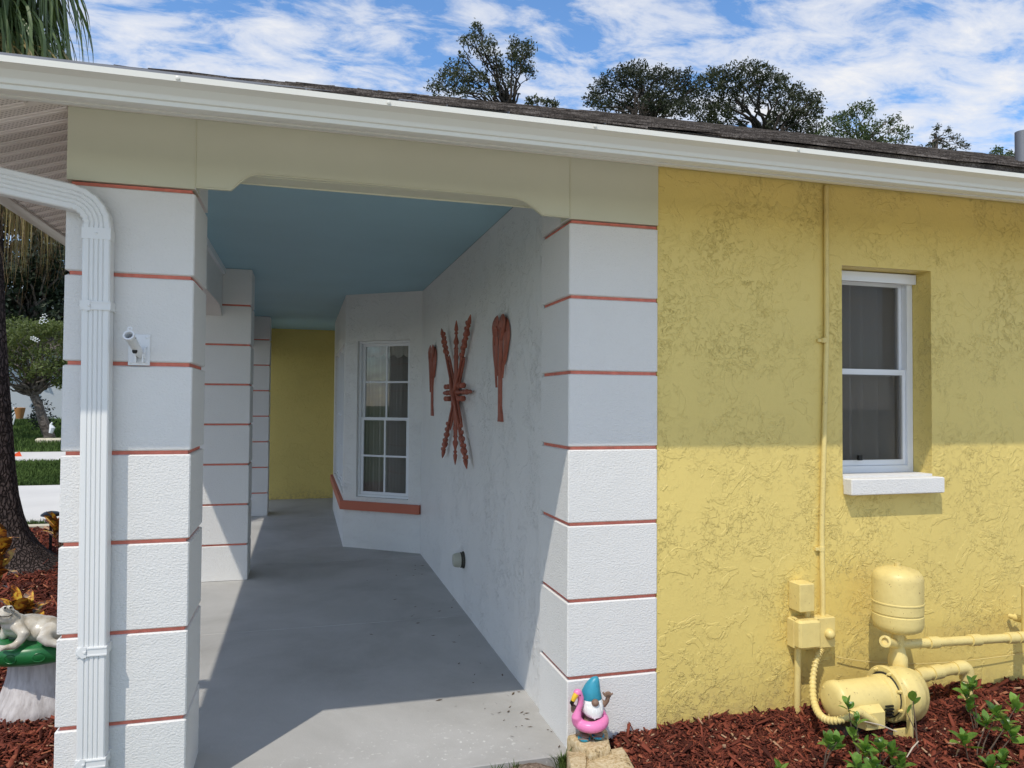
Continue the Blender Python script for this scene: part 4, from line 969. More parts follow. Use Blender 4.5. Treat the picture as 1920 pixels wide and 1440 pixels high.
# grass blades
def blades(name, region, zf, n, h, kind='stuff', parent=None, w_=.004, lab=None):
    x0, x1, y0, y1 = region; x = rng.uniform(x0,x1,n); y = rng.uniform(y0,y1,n); z = zf(x,y); a = rng.uniform(0,2*np.pi,n); H = h*rng.uniform(.5,1.2,n)
    lean = rng.uniform(.1,.7,n); dxx = np.cos(a)*lean*H; dyy = np.sin(a)*lean*H
    b0 = np.stack([x-np.sin(a)*w_, y+np.cos(a)*w_, z],1); b1 = np.stack([x+np.sin(a)*w_, y-np.cos(a)*w_, z],1); m0 = np.stack([x+dxx*.4+np.sin(a)*w_*.8, y+dyy*.4-np.cos(a)*w_*.8, z+H*.6],1); m1 = np.stack([x+dxx*.4-np.sin(a)*w_*.8, y+dyy*.4+np.cos(a)*w_*.8, z+H*.6],1); tp = np.stack([x+dxx, y+dyy, z+H],1); tp2 = tp+np.array([[.0006,0,0]])
    V = np.stack([b0,b1,m0,m1,tp,tp2],1).reshape(-1,3); Fq = (np.arange(n)*6)[:,None,None]+np.array([(0,1,2,3),(3,2,5,4)])[None]
    me = np_mesh(name, V, Fq.reshape(-1,4)); o = link(name, me, M['blade'], parent); o['kind'] = kind
    if lab: o['label'] = lab; o['category'] = 'grass'
    return o
lz = lambda x, y: np.full_like(x, -.13)+0.90*np.clip((y-13)/13, 0, 1)**1.3
blades('grass', (-5.6, -3.2, 7.13, 7.75), lz, 7000, .06, lab='short grass strip between mulch kerb and pale driveway')
blades('grass', (-8.9, -4.9, 12.4, 16.3), lz, 26000, .07, w_=.007, lab='grass strip beyond the pale driveway')
blades('grass', (-11.5, -6.3, 18.0, 25.8), lz, 16000, .10, w_=.010, lab='shaded grass in front of the far white wall')

# soil patch and tufts at the slab edge
mb = MB(); rings = []
def dome(mb, c, rx, ry, h, n=18, seed=0):
    rnd = random.Random(seed); rings = []
    for k in range(6):
        t = k/5; rr = math.cos(t*math.pi/2*.98); rings.append([(c[0]+rx*rr*math.cos(a)*(1+.15*math.sin(3*a+seed)), c[1]+ry*rr*math.sin(a)*(1+.1*math.cos(2*a)), c[2]+h*math.sin(t*math.pi/2)+rnd.uniform(-.003,.003)) for a in (2*math.pi*j/n for j in range(n))])
    mb.sm = True; mb.loft(rings)
pS = P(990, 1428, -.12); dome(mb, (pS.x, -.12, -.10), .17, .09, .115, seed=3); dome(mb, (pS.x+.12, -.17, -.12), .12, .09, .10, seed=5)
so1 = structure('soil_mound', mb, M['soil'])
def tuft(px, py, Y, n, h, label, ztop=None):
    p = P(px, py, Y); t = thing('grass_tuft', label, 'grass', (p.x, Y, p.z), None)
    mb = MB()
    for k in range(n):
        a = random.uniform(0, 2*math.pi); r_ = random.uniform(0, .03); hh = h*random.uniform(.5, 1.1); ln = random.uniform(.2, .9)*hh; ww = random.uniform(.0012, .0028)
        b0 = Vector((p.x+r_*math.cos(a), Y+r_*math.sin(a)*.6, p.z-.02)); sd = Vector((-math.sin(a), math.cos(a), 0))*ww; tip_ = b0+Vector((math.cos(a)*ln, math.sin(a)*ln*.7, hh)); md = b0+Vector((math.cos(a)*ln*.3, math.sin(a)*ln*.2, hh*.62))
        mb.add([b0-sd, b0+sd, md+sd, md-sd, tip_], [(0,1,2,3),(3,2,4)])
    o = obj('blades', mb, M['blade'], t); o['kind'] = 'stuff'; return t
tuft(1055, 1432, -.10, 90, .07, 'grey green grass tuft between slab corner and coral stone')
tuft(930, 1448, -.14, 50, .045, 'small green grass tuft at the middle of the slab edge')
tuft(880, 1450, -.14, 22, .03, 'smallest sparse grass tuft left of the others at the slab edge')
tuft(965, 1438, -.12, 24, .04, 'thin grass tuft beside the brown soil mound')

# coral stones
def stone(label, poly, z0, z1, seed):
    cx_ = sum(p[0] for p in poly)/len(poly); cy_ = sum(p[1] for p in poly)/len(poly); mb = MB(); rings = []; rnd = random.Random(seed)
    dense = []
    for i in range(len(poly)):
        a, b_ = poly[i], poly[(i+1)%len(poly)]
        for k in range(4): t = k/4; dense.append((a[0]+(b_[0]-a[0])*t, a[1]+(b_[1]-a[1])*t))
    for (f, z) in ((.96, z0), (1.0, z0+.02), (1.0, z1-.018), (.96, z1-.006), (.88, z1), (.5, z1+.002), (.05, z1+.001)):
        rings.append([(cx_+(x-cx_)*f+.004*mnoise.noise(Vector((x*40,y*40,z*40+seed))), cy_+(y-cy_)*f+.004*mnoise.noise(Vector((x*40,y*40,z*30-seed))), z+(.005*mnoise.noise(Vector((x*25,y*25,seed))) if z > z0 else 0)) for x, y in dense])
    mb.sm = True; mb.loft(rings); o = obj('coral_stone', mb, M['coral'], None, (cx_, cy_, z0)); return tagit(o, label, 'stone', 'coral stones by the pillar')
def gp(px, py, z): p = G(px, py, z); return (p.x, p.y)
stone('pale coral stone block under the gnome', [gp(1064,1378,.075), (G(1085,1362,.075).x, -.012), (.175, -.012), gp(1146,1400,.075), gp(1110,1412,.075)], -.14, .075, 2)
stone('lower rough coral stone block in front of the gnome', [gp(1100,1408,.045), gp(1168,1396,.045), gp(1196,1445,.045), gp(1205,1500,.045), gp(1090,1500,.045)], -.14, .045, 5)
stone('grainy coral stone at the slab corner', [gp(1062,1400,.055), gp(1100,1408,.050), gp(1098,1480,.045), gp(1078,1490,.04)], -.14, .05, 9)

# ------------------------------------------------------------------ gnome
gz0 = .078; gpos = P(1110, 1384, -.085)
gn = thing('garden_gnome', 'garden gnome in teal hat wearing a pink flamingo float on the coral stone', 'gnome', (gpos.x, -.085, gz0))
toc = Vector((CAM.x-gpos.x, CAM.y+.085, 0)).normalized(); gy = -toc; gx = Vector((-gy.y, gy.x, 0)) * -1
gx = gx if gx.x > 0 else -gx
GK = 1/2180.0
def g(u, v, dep=0.0): return Vector((gpos.x, -.085, gz0))+gx*((u-535)*GK)+Vector((0,0,(1168-v)*GK))+gy*dep
def gring(u, v, r, dep=0, ry=.85, n=18): return [g(u, v, dep)+gx*r*GK*math.cos(a)+gy*r*GK*ry*math.sin(a) for a in (2*math.pi*j/n for j in range(n))]
def gobj(name, mb, m_, par=gn): return obj(name, mb, m_, par)
mb = MB(); mb.sm = True; mb.loft([gring(535,838,86), gring(532,832,91), gring(530,800,88), gring(526,760,82), gring(535,715,68), gring(548,675,50), gring(560,648,32), gring(568,637,14)]); hat = gobj('hat', mb, M['teal'])
mb = MB(); mb.ell(g(562,836,-.038), (.0155,.0155,.0145), 16); gobj('nose', mb, M['skin'])
mb = MB(); mb.sm = True; mb.loft([gring(536,800,70), gring(534,830,90,0), gring(534,880,102,-.006), gring(540,930,96,-.012), gring(552,965,70,-.018), gring(560,985,28,-.02)]); gobj('beard', mb, M['beard'])
for k in range(9):      # locks of the beard
    u = 462+k*19; mb = MB(); d_ = -.039*math.sqrt(max(0.05, 1-((u-535)/100)**2)); end = 985-abs(u-560)*.55
    mb.tube([g(u,850,d_*.97), g(u+3,910,d_*1.10), g(u+(560-u)*.18,end-10,d_*1.12), g(u+(560-u)*.22,end,d_*1.05)], [.003,.0055,.004,.0008], 8); gobj('beard_lock', mb, M['beard'])
mb = MB(); mb.ell(g(530,940,.01), (.034,.030,.06), 16); mb.ell(g(520,1040,.005), (.038,.032,.03), 16); mb.ell(g(462,1105,0), (.022,.022,.024), 12); mb.ell(g(585,1100,0), (.022,.022,.022), 12)
mb.tube([g(600,850,.01), g(648,880,.0), g(668,840,-.005), g(676,800,-.008)], [.012,.012,.0095,.009], 10); mb.tube([g(450,880,.0), g(400,925,-.01), g(378,908,-.03)], [.012,.012,.011], 10)
gobj('body', fuse(mb, .003, 2), M['skin'])
# raised hand: palm, three curled fingers, thumb and little finger out
mb = MB(); mb.ell(g(676,785,-.010), (.0135,.009,.0145), 12); gobj('palm', mb, M['skin'])
for i, (u, v) in enumerate(((652,772),(666,764),(682,764))):
    mb = MB(); mb.tube([g(u,v+12,-.012), g(u-1,v-3,-.014), g(u,v+2,-.021), g(u+1,v+14,-.021)], [.0045,.0045,.0042,.0036], 8); gobj('finger', mb, M['skin'])
mb = MB(); mb.tube([g(655,792,-.014), g(638,778,-.014), g(628,760,-.013)], [.005,.0042,.0028], 8); gobj('thumb', mb, M['skin'])
mb = MB(); mb.tube([g(692,785,-.012), g(706,776,-.012), g(716,766,-.011)], [.0045,.0038,.0026], 8); gobj('finger', mb, M['skin'])
# gripping hand over the flamingo neck
mb = MB(); mb.ell(g(372,898,-.030), (.012,.010,.014), 12); gobj('palm', mb, M['skin'])
for i, v in enumerate((880, 895, 909, 921)):
    mb = MB(); mb.tube([g(356,v,-.030), g(366,v-2,-.044), g(386,v-1,-.046), g(398-i*2,v+2,-.042)], [.0042,.0042,.004,.0034], 8); gobj('finger', mb, M['skin'])
mb = MB(); mb.tube([g(362,880,-.03), g(372,868,-.038), g(384,870,-.04)], [.0045,.004,.003], 8); gobj('thumb', mb, M['skin'])
# float
mb = MB(); n = 28; pts = [g(518+118*math.cos(a), 1018+16*math.sin(a)+.0, -.0+(-.058)*math.sin(a)) for a in (2*math.pi*k/n for k in range(n+1))]; mb.tube(pts, .0225, 14, False)
mb.tube([g(410,1010,-.035), g(398,960,-.045), g(412,900,-.042), g(432,850,-.040), g(436,800,-.040), g(420,760,-.042), g(405,748,-.046)], [.024,.020,.013,.0125,.013,.015,.013], 14)
mb.ell(g(408,752,-.045), (.0185,.016,.0165), 14); mb.ell(g(636,945,-.005), (.006,.006,.014), 10); mb.ell(g(648,965,-.0), (.006,.006,.012), 10)
fl_ = gobj('flamingo_float', fuse(mb, .003, 2), M['pink'])
mb = MB(); mb.tube([g(396,752,-.058), g(378,780,-.064), g(368,805,-.064)], [.0115,.010,.0085], 12); gobj('beak', mb, M['beak'], fl_)
mb = MB(); mb.tube([g(368,804,-.064), g(358,828,-.062), g(366,850,-.058), g(372,857,-.056)], [.0090,.0085,.006,.001], 12); gobj('beak_tip', mb, M['black'], fl_)
mb = MB(); mb.ell(g(430,762,-.056), (.0028,.0022,.0032), 8); gobj('eye', mb, M['black'], fl_)
mb = MB(); mb.sm = True; mb.loft([gring(518,1062,74), gring(515,1080,84), gring(512,1100,76), gring(512,1106,60)]); gobj('shorts', mb, M['shorts'])
for (u, v, d_) in ((466,1150,-.022), (588,1132,-.012)):
    mb = MB(); rr = []
    for (f, z) in ((.95,0),(1,.003),(1,.006),(.9,.008)): rr.append([g(u,v+18,d_)+gx*.026*f*math.cos(a)+gy*.034*f*math.sin(a)+Vector((0,0,z)) for a in (2*math.pi*j/18 for j in range(18))])
    mb.loft(rr); sd_ = gobj('sandal', mb, M['teal'])
    mb = MB(); mb.ell(g(u,v-4,d_+.004), (.020,.027,.012), 12)
    for k in range(5): mb.ell(g(u-36+k*17,v+4,d_-.024), (.0048,.006,.0048), 8)
    gobj('foot', fuse(mb, .002, 1), M['skin'])
    mb = MB()
    for sgn in (-1, 1): mb.tube([g(u,v+2,d_-.022), g(u+sgn*20,v-16,d_-.008), g(u+sgn*42,v+8,d_+.006)], .0028, 6)
    gobj('sandal_strap', mb, M['teal'], sd_)

# ------------------------------------------------------------------ mushroom stool and frog
mc = P(78, 1300, 1.28)
ms = thing('mushroom_stool', 'cast mushroom stool with green cap and pale stem in red mulch beside the pillar', 'garden stool', (mc.x, 1.28, -.10))
zc0 = P(78,1250,1.03).z; zbm = -.11
mb = MB(); rings = []
for (r_, t_) in ((.175,0),(.195,.04),(.200,.10),(.190,.2),(.172,.35),(.158,.5),(.148,.65),(.146,.8),(.152,1.0)):
    ring = []
    for j in range(48):
        a = 2*math.pi*j/48; lobe = 1+.05*abs(math.sin(2.5*a))*(1-t_)*1.3-.03; ring.append((mc.x+r_*lobe*math.cos(a), 1.28+r_*lobe*math.sin(a), zbm+(zc0+.02-zbm)*t_))
    rings.append(ring)
mb.sm = True; mb.loft(rings); obj('stem', mb, M['stool_stem'], ms)
mb = MB(); mb.lathe((mc.x,1.28,zc0), (0,0,1), [(.12,.004),(.21,-.003),(.24,.003),(.255,.022),(.262,.052),(.255,.078),(.235,.092),(.18,.100),(.1,.104),(.01,.105)], 48); cp = obj('cap', mb, M['green_cap'], ms)
ztop = zc0+.100
for k in range(9):
    a = R(205+k*26); mb = MB(); n = 16; c_ = Vector((mc.x+.260*math.cos(a), 1.28+.260*math.sin(a), zc0+.045)); tt_ = Vector((-math.sin(a), math.cos(a), 0)); pts = [c_+tt_*.026*math.cos(b_)+Vector((0,0,.020*math.sin(b_))) for b_ in (2*math.pi*j/n for j in range(n+1))]; mb.tube(pts, .0022, 6, False); obj('cap_spot', mb, M['green_cap'], cp)
# frog lying on its belly, head to the left
def fp(u, v, Y): return P(u/2.667, 900+v/2.667, Y)       # from the 2.667x crop
fy = 1.12
frog = MB()
frog.ell(fp(140,730,fy+.05), (.105,.085,.055), 20); frog.ell(fp(215,745,fy+.05), (.085,.085,.062), 20); frog.ell(fp(270,770,fy+.05), (.06,.08,.05), 16)
frog.ell(fp(70,712,fy+.01), (.055,.06,.042), 16); frog.ell(fp(30,680,fy-.01), (.062,.060,.034), 20, Matrix.Rotation(R(18), 3, 'Y')); frog.ell(fp(8,672,fy-.03), (.045,.045,.024), 16)
frog.ell(fp(22,645,fy-.03), .0155, 12); frog.ell(fp(52,645,fy+.03), .0155, 12); frog.ell(fp(45,640,fy-.025), .0145, 12)
zt = ztop+.008
def gnd(u, Y): p = fp(u, 840, Y); return Vector((p.x, Y, zt))
frog.tube([fp(90,735,fy-.03), fp(122,775,fy-.075), fp(95,810,fy-.085), gnd(72, fy-.10)], [.028,.025,.019,.017], 12)
frog.tube([gnd(76, fy-.10), gnd(30, fy-.115), gnd(5, fy-.125)], [.017,.013,.008], 10)
for dy_ in (-.02, 0, .02): frog.tube([gnd(40, fy-.11), gnd(14, fy-.12+dy_), gnd(-4, fy-.122+dy_*1.6)], [.010,.008,.0085], 8)
frog.tube([fp(40,730,fy+.06), fp(20,780,fy+.06), gnd(0, fy+.05)], [.026,.022,.016], 10)
frog.tube([fp(300,800,fy+.0), fp(245,752,fy-.055), fp(222,790,fy-.09), fp(250,815,fy-.1)], [.038,.043,.034,.022], 14)
frog.tube([fp(250,812,fy-.10), fp(300,822,fy-.10), fp(330,825,fy-.10)], [.020,.018,.014], 10)
frog.tube([fp(290,780,fy+.10), fp(250,750,fy+.14), fp(300,815,fy+.14)], [.04,.042,.02], 12)
fm = fuse(frog, .006, 3)
ft = thing('frog_statue', 'glazed cream frog figurine lying on the green mushroom cap', 'frog figurine', (mc.x, 1.2, ztop))
obj('body', fm, M['frog'], ft)
for (u, v, Y_) in ((52,638,fy-.045), (24,640,fy-.05)):
    mb = MB(); mb.ell(fp(u,v,Y_), .0105, 12); e_ = obj('eye', mb, M['frog'], ft); mb = MB(); mb.ell(fp(u+1,v-1,Y_-.007), .0058, 8); obj('pupil', mb, M['black'], e_)
mb = MB(); mb.tube([fp(-20,672,fy-.075), fp(5,684,fy-.078), fp(40,684,fy-.066), fp(62,672,fy-.045)], .0022, 6); obj('mouth', mb, M['gasket'], ft)

# ------------------------------------------------------------------ leaves, shrubs, crotons
def leaf_mesh(name, L, W, curl=.25, fold=.15, n=6):
    mb = MB(); vs = []
    for k in range(n+1):
        t = k/n; w_ = W*math.sin(math.pi*(t*.92+.04))**.8*(1 if t < 1 else .1); x = L*t*math.cos(curl*t); z = L*(.0+curl*t*(1-t)*.9)-L*curl*.5*t*t
        vs += [(x, -w_, z+fold*w_), (x, 0, z), (x, w_, z+fold*w_)]
    fs = []
    for k in range(n): fs += [(3*k, 3*k+3, 3*k+4, 3*k+1), (3*k+1, 3*k+4, 3*k+5, 3*k+2)]
    mb.sm = True; mb.add(vs, fs); return mb.mesh(name)
LEAVES = [leaf_mesh('leaf', .062, .017, c, f) for c, f in ((.2,.3),(.45,.2),(-.1,.35))]
for me in LEAVES: me.materials.append(M['shrub_leaf'])
def put_leaf(parent, me, pos, yaw, pitch, roll=0, s=1.0):
    o = bpy.data.objects.new('leaf', me); col.objects.link(o); o.parent = parent; o.location = Vector(pos)-LOC[parent]; LOC[o] = LOC[parent]
    o.rotation_euler = (roll, -pitch, yaw); o.scale = (s, s*random.uniform(.85,1.15), s); return o
def shrub(label, base, tips, nl=8, s=1.0):
    """base (px,py,Y); tips list of (px,py,Y[,n])"""
    b0 = P(*base); t = thing('young_shrub', label, 'shrub', tuple(b0), 'young green shrubs in the red mulch')
    for tp_ in tips:
        e = P(*tp_[:3]); k_ = (tp_[3]+(1 if tp_[3] > 3 else 0)) if len(tp_) > 3 else nl; mid = (b0+e)/2+Vector((random.uniform(-.02,.02), random.uniform(-.01,.01), .0)); mid.z = b0.z+(e.z-b0.z)*.45
        mb = MB(); mb.tube([b0-Vector((0,0,.03)), mid, e], [.0032,.0026,.0015], 6); obj('stem', mb, M['stem'], t)
        ya = random.uniform(0, 6.28)
        for k in range(k_):
            yaw = ya+k*2.4; lvl = k/k_; put_leaf(t, random.choice(LEAVES), e-Vector((0,0,.03*lvl)), yaw, R(68-55*lvl+random.uniform(-10,10)), random.uniform(-.4,.4), s*random.uniform(.7,1.1)*(1-.2*(1-lvl)))
    return t
shrub('lone small green shrub at the left of the mulch near the photo bottom', (1460,1448,-.62), [(1461,1438,-.62,5)], s=.8)
shrub('upright rosette shrub left of the pump motor base', (1545,1425,-.55), [(1556,1392,-.55,9),(1570,1390,-.56,5)], s=1.1)
shrub('thin leafy twig leaning by the flexible conduit', (1610,1402,-.50), [(1590,1322,-.48,5),(1606,1352,-.49,4),(1600,1378,-.5,4)], s=.95)
shrub('bushy low shrub below the pump with most leaves', (1650,1440,-.62), [(1622,1405,-.62,8),(1650,1398,-.64,9),(1672,1410,-.62,7),(1606,1432,-.66,6),(1690,1432,-.64,7),(1640,1436,-.68,7)], s=1.05)
shrub('bare twig with one broad leaf in front of the pump flange', (1722,1400,-.52), [(1701,1338,-.46,1),(1712,1315,-.45,2)], s=1.2)
shrub('tall thin shrub in front of the downward pipe', (1835,1400,-.42), [(1812,1300,-.36,7),(1822,1285,-.36,6),(1816,1325,-.38,4),(1838,1350,-.4,3)], s=1.1)
shrub('large branching shrub in the bottom right corner', (1830,1445,-.62), [(1808,1388,-.62,8),(1868,1338,-.56,9),(1850,1355,-.58,6),(1886,1362,-.58,6),(1898,1380,-.6,6),(1880,1425,-.66,8),(1856,1440,-.68,7),(1905,1325,-.52,6)], s=1.15)
# dry twigs
for i, (a_, b__) in enumerate((((1618,1352,-.47),(1682,1372,-.50)), ((1700,1420,-.6),(1722,1390,-.58)))):
    mb = MB(); mb.tube([P(*a_), (P(*a_)+P(*b__))/2+Vector((0,0,.006)), P(*b__)], [.002,.003,.002], 6); tagit(obj('dry_twig', mb, mat('dry twig', (.5,.42,.32), .8), None), ('long pale dry twig lying under the pump motor','short pale dry twig lying on mulch below the pump')[i], 'twig', 'dry twigs on the mulch')

CL = [leaf_mesh('leaf', L_, W_, c, f) for L_, W_, c, f in ((.24,.042,.4,.25),(.20,.040,.7,.2),(.27,.045,.2,.3))]
for me in CL: me.materials.append(M['croton'])
def croton_plant(label, base, tips, s=1.0):
    b0 = P(*base); b0.z = -.1; t = thing('croton_plant', label, 'croton', tuple(b0), 'crotons by the palm trunk')
    for (px, py, Y, k_) in tips:
        e = P(px, py, Y); mb = MB(); mb.tube([b0, (b0+e)/2+Vector((0,0,.03)), e], [.008,.007,.005], 6); obj('stem', mb, M['stem'], t); ya = random.uniform(0,6)
        for k in range(k_): put_leaf(t, random.choice(CL), e-Vector((0,0,.06*k/k_)), ya+k*2.4, R(75-50*k/k_+random.uniform(-12,12)), random.uniform(-.5,.5), s*random.uniform(.75,1.1))
    return t
croton_plant('yellow and red croton behind the frog figurine', (40,1190,1.9), [(30,1150,1.9,10),(55,1152,1.95,8)], .85)
croton_plant('orange croton cut by the left photo edge above the frog', (-25,1190,2.2), [(-18,1105,2.2,9),(-8,1070,2.2,7),(0,1030,2.25,4)], .9)
croton_plant('small croton half hidden behind the front pillar by the path light', (120,1010,5.0), [(112,990,5.0,10),(104,1000,5.0,8)], .9)

# ------------------------------------------------------------------ path light
pl = P(95, 1005, 5.4); plz = -.10
pt_ = thing('path_light', 'black mushroom top path light in mulch beside the front pillar', 'path light', (pl.x, 5.4, plz)); ztp = P(95,958,5.4).z
mb = MB(); mb.lathe((pl.x,5.4,ztp), (0,0,1), [(.075,-.05),(.092,-.045),(.088,-.03),(.06,-.01),(.01,0)], 24); obj('shade', mb, M['dark_metal'], pt_)
mb = MB(); mb.tube([(pl.x,5.4,plz-.05),(pl.x,5.4,ztp-.03)], .014, 10); obj('post', mb, M['dark_metal'], pt_)
mb = MB()
for k in range(5): mb.lathe((pl.x,5.4,ztp-.06-k*.012), (0,0,1), [(.045,0),(.048,.003),(.045,.006)], 16)
obj('louvre', mb, M['dark_metal'], pt_)

# ------------------------------------------------------------------ ponytail palm at the left
px0 = P(-22, 1090, 4.9)
palm = thing('ponytail_palm', 'tall palm with flared fissured trunk and long drooping leaves left of the house', 'palm', (px0.x, 4.9, -.1))
mb = MB(); rings = []
def rad_at(pxr, py): return abs(P(pxr, py, 4.9).x-P(-22, py, 4.9).x)
lv = [(1092, 152),(1080, 132),(1062,112),(1045, 88),(1025, 70),(1000, 54),(970, 44),(930, 34),(880, 27),(800, 20),(720, 14),(600, 8),(420, 4),(200,0),(0,-2),(-60,-6)]
for py, pr in lv:
    p = P(-22, py, 4.9); r_ = rad_at(pr, py); n = 40
    rings.append([(p.x+r_*(1+.05*math.sin(5*a+py*.01)+.03*math.sin(11*a))*math.cos(a), 4.9+r_*(1+.05*math.cos(4*a))*math.sin(a), max(p.z, -.14)) for a in (2*math.pi*j/n for j in range(n))])
mb.sm = True; mb.loft(rings); obj('trunk', mb, M['palm_bark'], palm)
def strap_leaves(name, centre, n, reach, drop, m_, wd=.018, up=.5, az=(0, 2*math.pi), seed=1, arc=1.7):
    r = np.random.default_rng(seed); V = []; Fq = []; base_i = 0; K = 12
    for i in range(n):
        a = r.uniform(*az); R_ = reach*r.uniform(.35, 1.0); U = up*r.uniform(.2, 1.1); Dp = drop*r.uniform(.55, 1.1); w_ = wd*r.uniform(.6, 1.2); tw = r.uniform(-.9, .9); wob = r.uniform(-.12, .12)
        for k in range(K+1):
            t = k/K; rr = R_*(1-(1-min(1, t*arc))**2)+.04*math.sin(t*7+a*3); z = U*math.sin(min(1, t*1.8)*math.pi*.75) - Dp*max(0, t-.22)**1.25
            aa = a+wob*t; c = np.array([centre[0]+rr*math.cos(aa), centre[1]+rr*math.sin(aa), centre[2]+z]); ww = w_*(1-t**3)*(.6+.4*min(1,t*4)); sdir = np.array([-math.sin(aa+tw), math.cos(aa+tw), .15*math.sin(a*7)])
            V += [c-sdir*ww, c+sdir*ww]
            if k: b_ = base_i+2*(k-1); Fq.append((b_, b_+1, b_+3, b_+2))
        base_i += 2*(K+1)
    me = np_mesh(name, np.array(V), np.array(Fq), None, True); me.transform(Matrix.Translation(-LOC[palm])); o = link(name, me, m_, palm); o['kind'] = 'stuff'; return o
topz = P(-30,-130,4.9).z
cA = Vector((P(-38,-70,4.9).x, 4.9, P(-45,-100,4.9).z)); cB = Vector((P(-40,120,4.9).x, 4.9, P(-40,140,4.9).z))
strap_leaves('crown_leaves', cA, 620, .92, 1.9, M['palm_leaf'], .024, .60, seed=1, arc=1.15)
strap_leaves('hanging_leaves', cB, 700, .95, 2.5, M['palm_dry'], .013, .35, seed=2)
strap_leaves('hanging_leaves', cB+Vector((0,0,.3)), 420, .85, 2.3, M['palm_leaf'], .016, .35, seed=4)
mb = MB()
for i in range(420):
    a = random.uniform(0, 6.28); rr = random.uniform(.25, .85); z = random.uniform(cB.z-.7, cB.z-.1); L_ = random.uniform(.8, 1.55); p = Vector((cB.x+rr*math.cos(a), cB.y+rr*math.sin(a), z)); pts = []
    q1, q2 = random.uniform(-.15,.15), random.uniform(1,3)
    for k in range(8): t = k/7; pts.append(p+Vector((q1*math.sin(t*q2*2)+.05*math.sin(t*9+a), .08*math.sin(t*5+a), -L_*t)))
    for k in range(7):
        w_ = .0035*(1-k/8); mb.add([pts[k]-Vector((w_,0,0)), pts[k]+Vector((w_,0,0)), pts[k+1]+Vector((w_,0,0)), pts[k+1]-Vector((w_,0,0))], [(0,1,2,3)])
hs_ = obj('dry_strings', mb, leafmat('dry palm strings', (.16,.10,.04), (.42,.28,.13), .7, 3), palm); hs_['kind'] = 'stuff'

# ------------------------------------------------------------------ trees
def foliage(name, clumps, n_per_m3, size, m_, parent, seed=0, maxn=60000):
    """leaf faces clustered on the skins of many small clumps"""
    r = np.random.default_rng(seed); A = []
    for (c, rad) in clumps:
        k = int(max(30, n_per_m3*rad[0]*rad[2]*4))
        d = r.normal(size=(k,3)); d /= np.linalg.norm(d, axis=1)[:,None]; q = r.uniform(.35, 1.08, k)**.6
        A.append(np.array(c)+d*q[:,None]*np.array(rad))
    C = np.concatenate(A)
    # tuft: each point spawns a little spray
    C = np.repeat(C, 3, 0)+r.normal(0, size*.9, (len(C)*3, 3))
    if len(C) > maxn: C = C[r.choice(len(C), maxn, False)]
    n = len(C); u = r.normal(size=(n,3)); u /= np.linalg.norm(u,axis=1)[:,None]; v = np.cross(u, r.normal(size=(n,3))); v /= np.linalg.norm(v,axis=1)[:,None]
    s = size*r.uniform(.5, 1.25, n)[:,None]
    V = np.stack([C-u*s, C+v*s*.42, C+u*s, C-v*s*.42], 1).reshape(-1,3)
    Fq = np.arange(n*4).reshape(-1,4); me = np_mesh(name, V, Fq); me.transform(Matrix.Translation(-LOC[parent]))
    o = link(name, me, m_, parent); o['kind'] = 'stuff'; return o
def limb(mb, a, b_, r0, r1, wig=.12, n=6):
    a = Vector(a); b_ = Vector(b_); L = (b_-a).length; pts = []; rad = []
    sd = random.random()*50
    for k in range(n+1):
        t = k/n; p = a.lerp(b_, t)+Vector((mnoise.noise(Vector((t*3,sd,0))), mnoise.noise(Vector((t*3,sd,7))), mnoise.noise(Vector((t*3,sd,13)))*.5))*wig*L*math.sin(math.pi*t); pts.append(p); rad.append(r0+(r1-r0)*t)
    mb.tube(pts, rad, 8); return pts
def tree(name, label, cat, base, fork_z, clumps, m_, dens, lsize, tr=.35, seed=0, group=None, twigs=0, maxn=60000, lean=0):
    random.seed(seed); t = thing(name, label, cat, base, group); b0 = Vector(base); fk = Vector((base[0]+lean, base[1], fork_z)); mb = MB(); limb(mb, b0, fk, tr, tr*.7, .08)
    for (c, rad) in clumps:
        c = Vector(c); h = Vector((fk.x+(c.x-fk.x)*random.uniform(.25,.45), fk.y+(c.y-fk.y)*.4, fk.z+(c.z-fk.z)*random.uniform(.3,.6)))
        limb(mb, fk, h, tr*.28, tr*.14, .3); limb(mb, h, c, tr*.14, tr*.03, .4)
        for k in range(twigs):
            e = c+Vector((random.uniform(-1,1)*rad[0], random.uniform(-1,1)*rad[1], random.uniform(-.6,1.1)*rad[2])); limb(mb, h.lerp(c,.7), e, tr*.07, tr*.015, .2, 5)
    obj('trunk', mb, M['oak_bark'] if 'oak' in name else M['bark'], t); foliage('crown', clumps, dens, lsize, m_, t, seed, maxn); return t
def cl(lst, Y, dep=1.0, f=1.0):
    """clumps from (px,py,rpx[,rpy]) at distance Y with depth spread"""
    out = []; rnd = random.Random(int(Y*10)+len(lst))
    for c in lst:
        yy = Y+rnd.uniform(-dep, dep); p = P(c[0], c[1], yy); k = (yy-CAM.y)/F_PX/0.96; r1 = c[2]*k*f; r2 = (c[3] if len(c) > 3 else c[2])*k*f; out.append((tuple(p), (r1, r1, r2)))
    return out
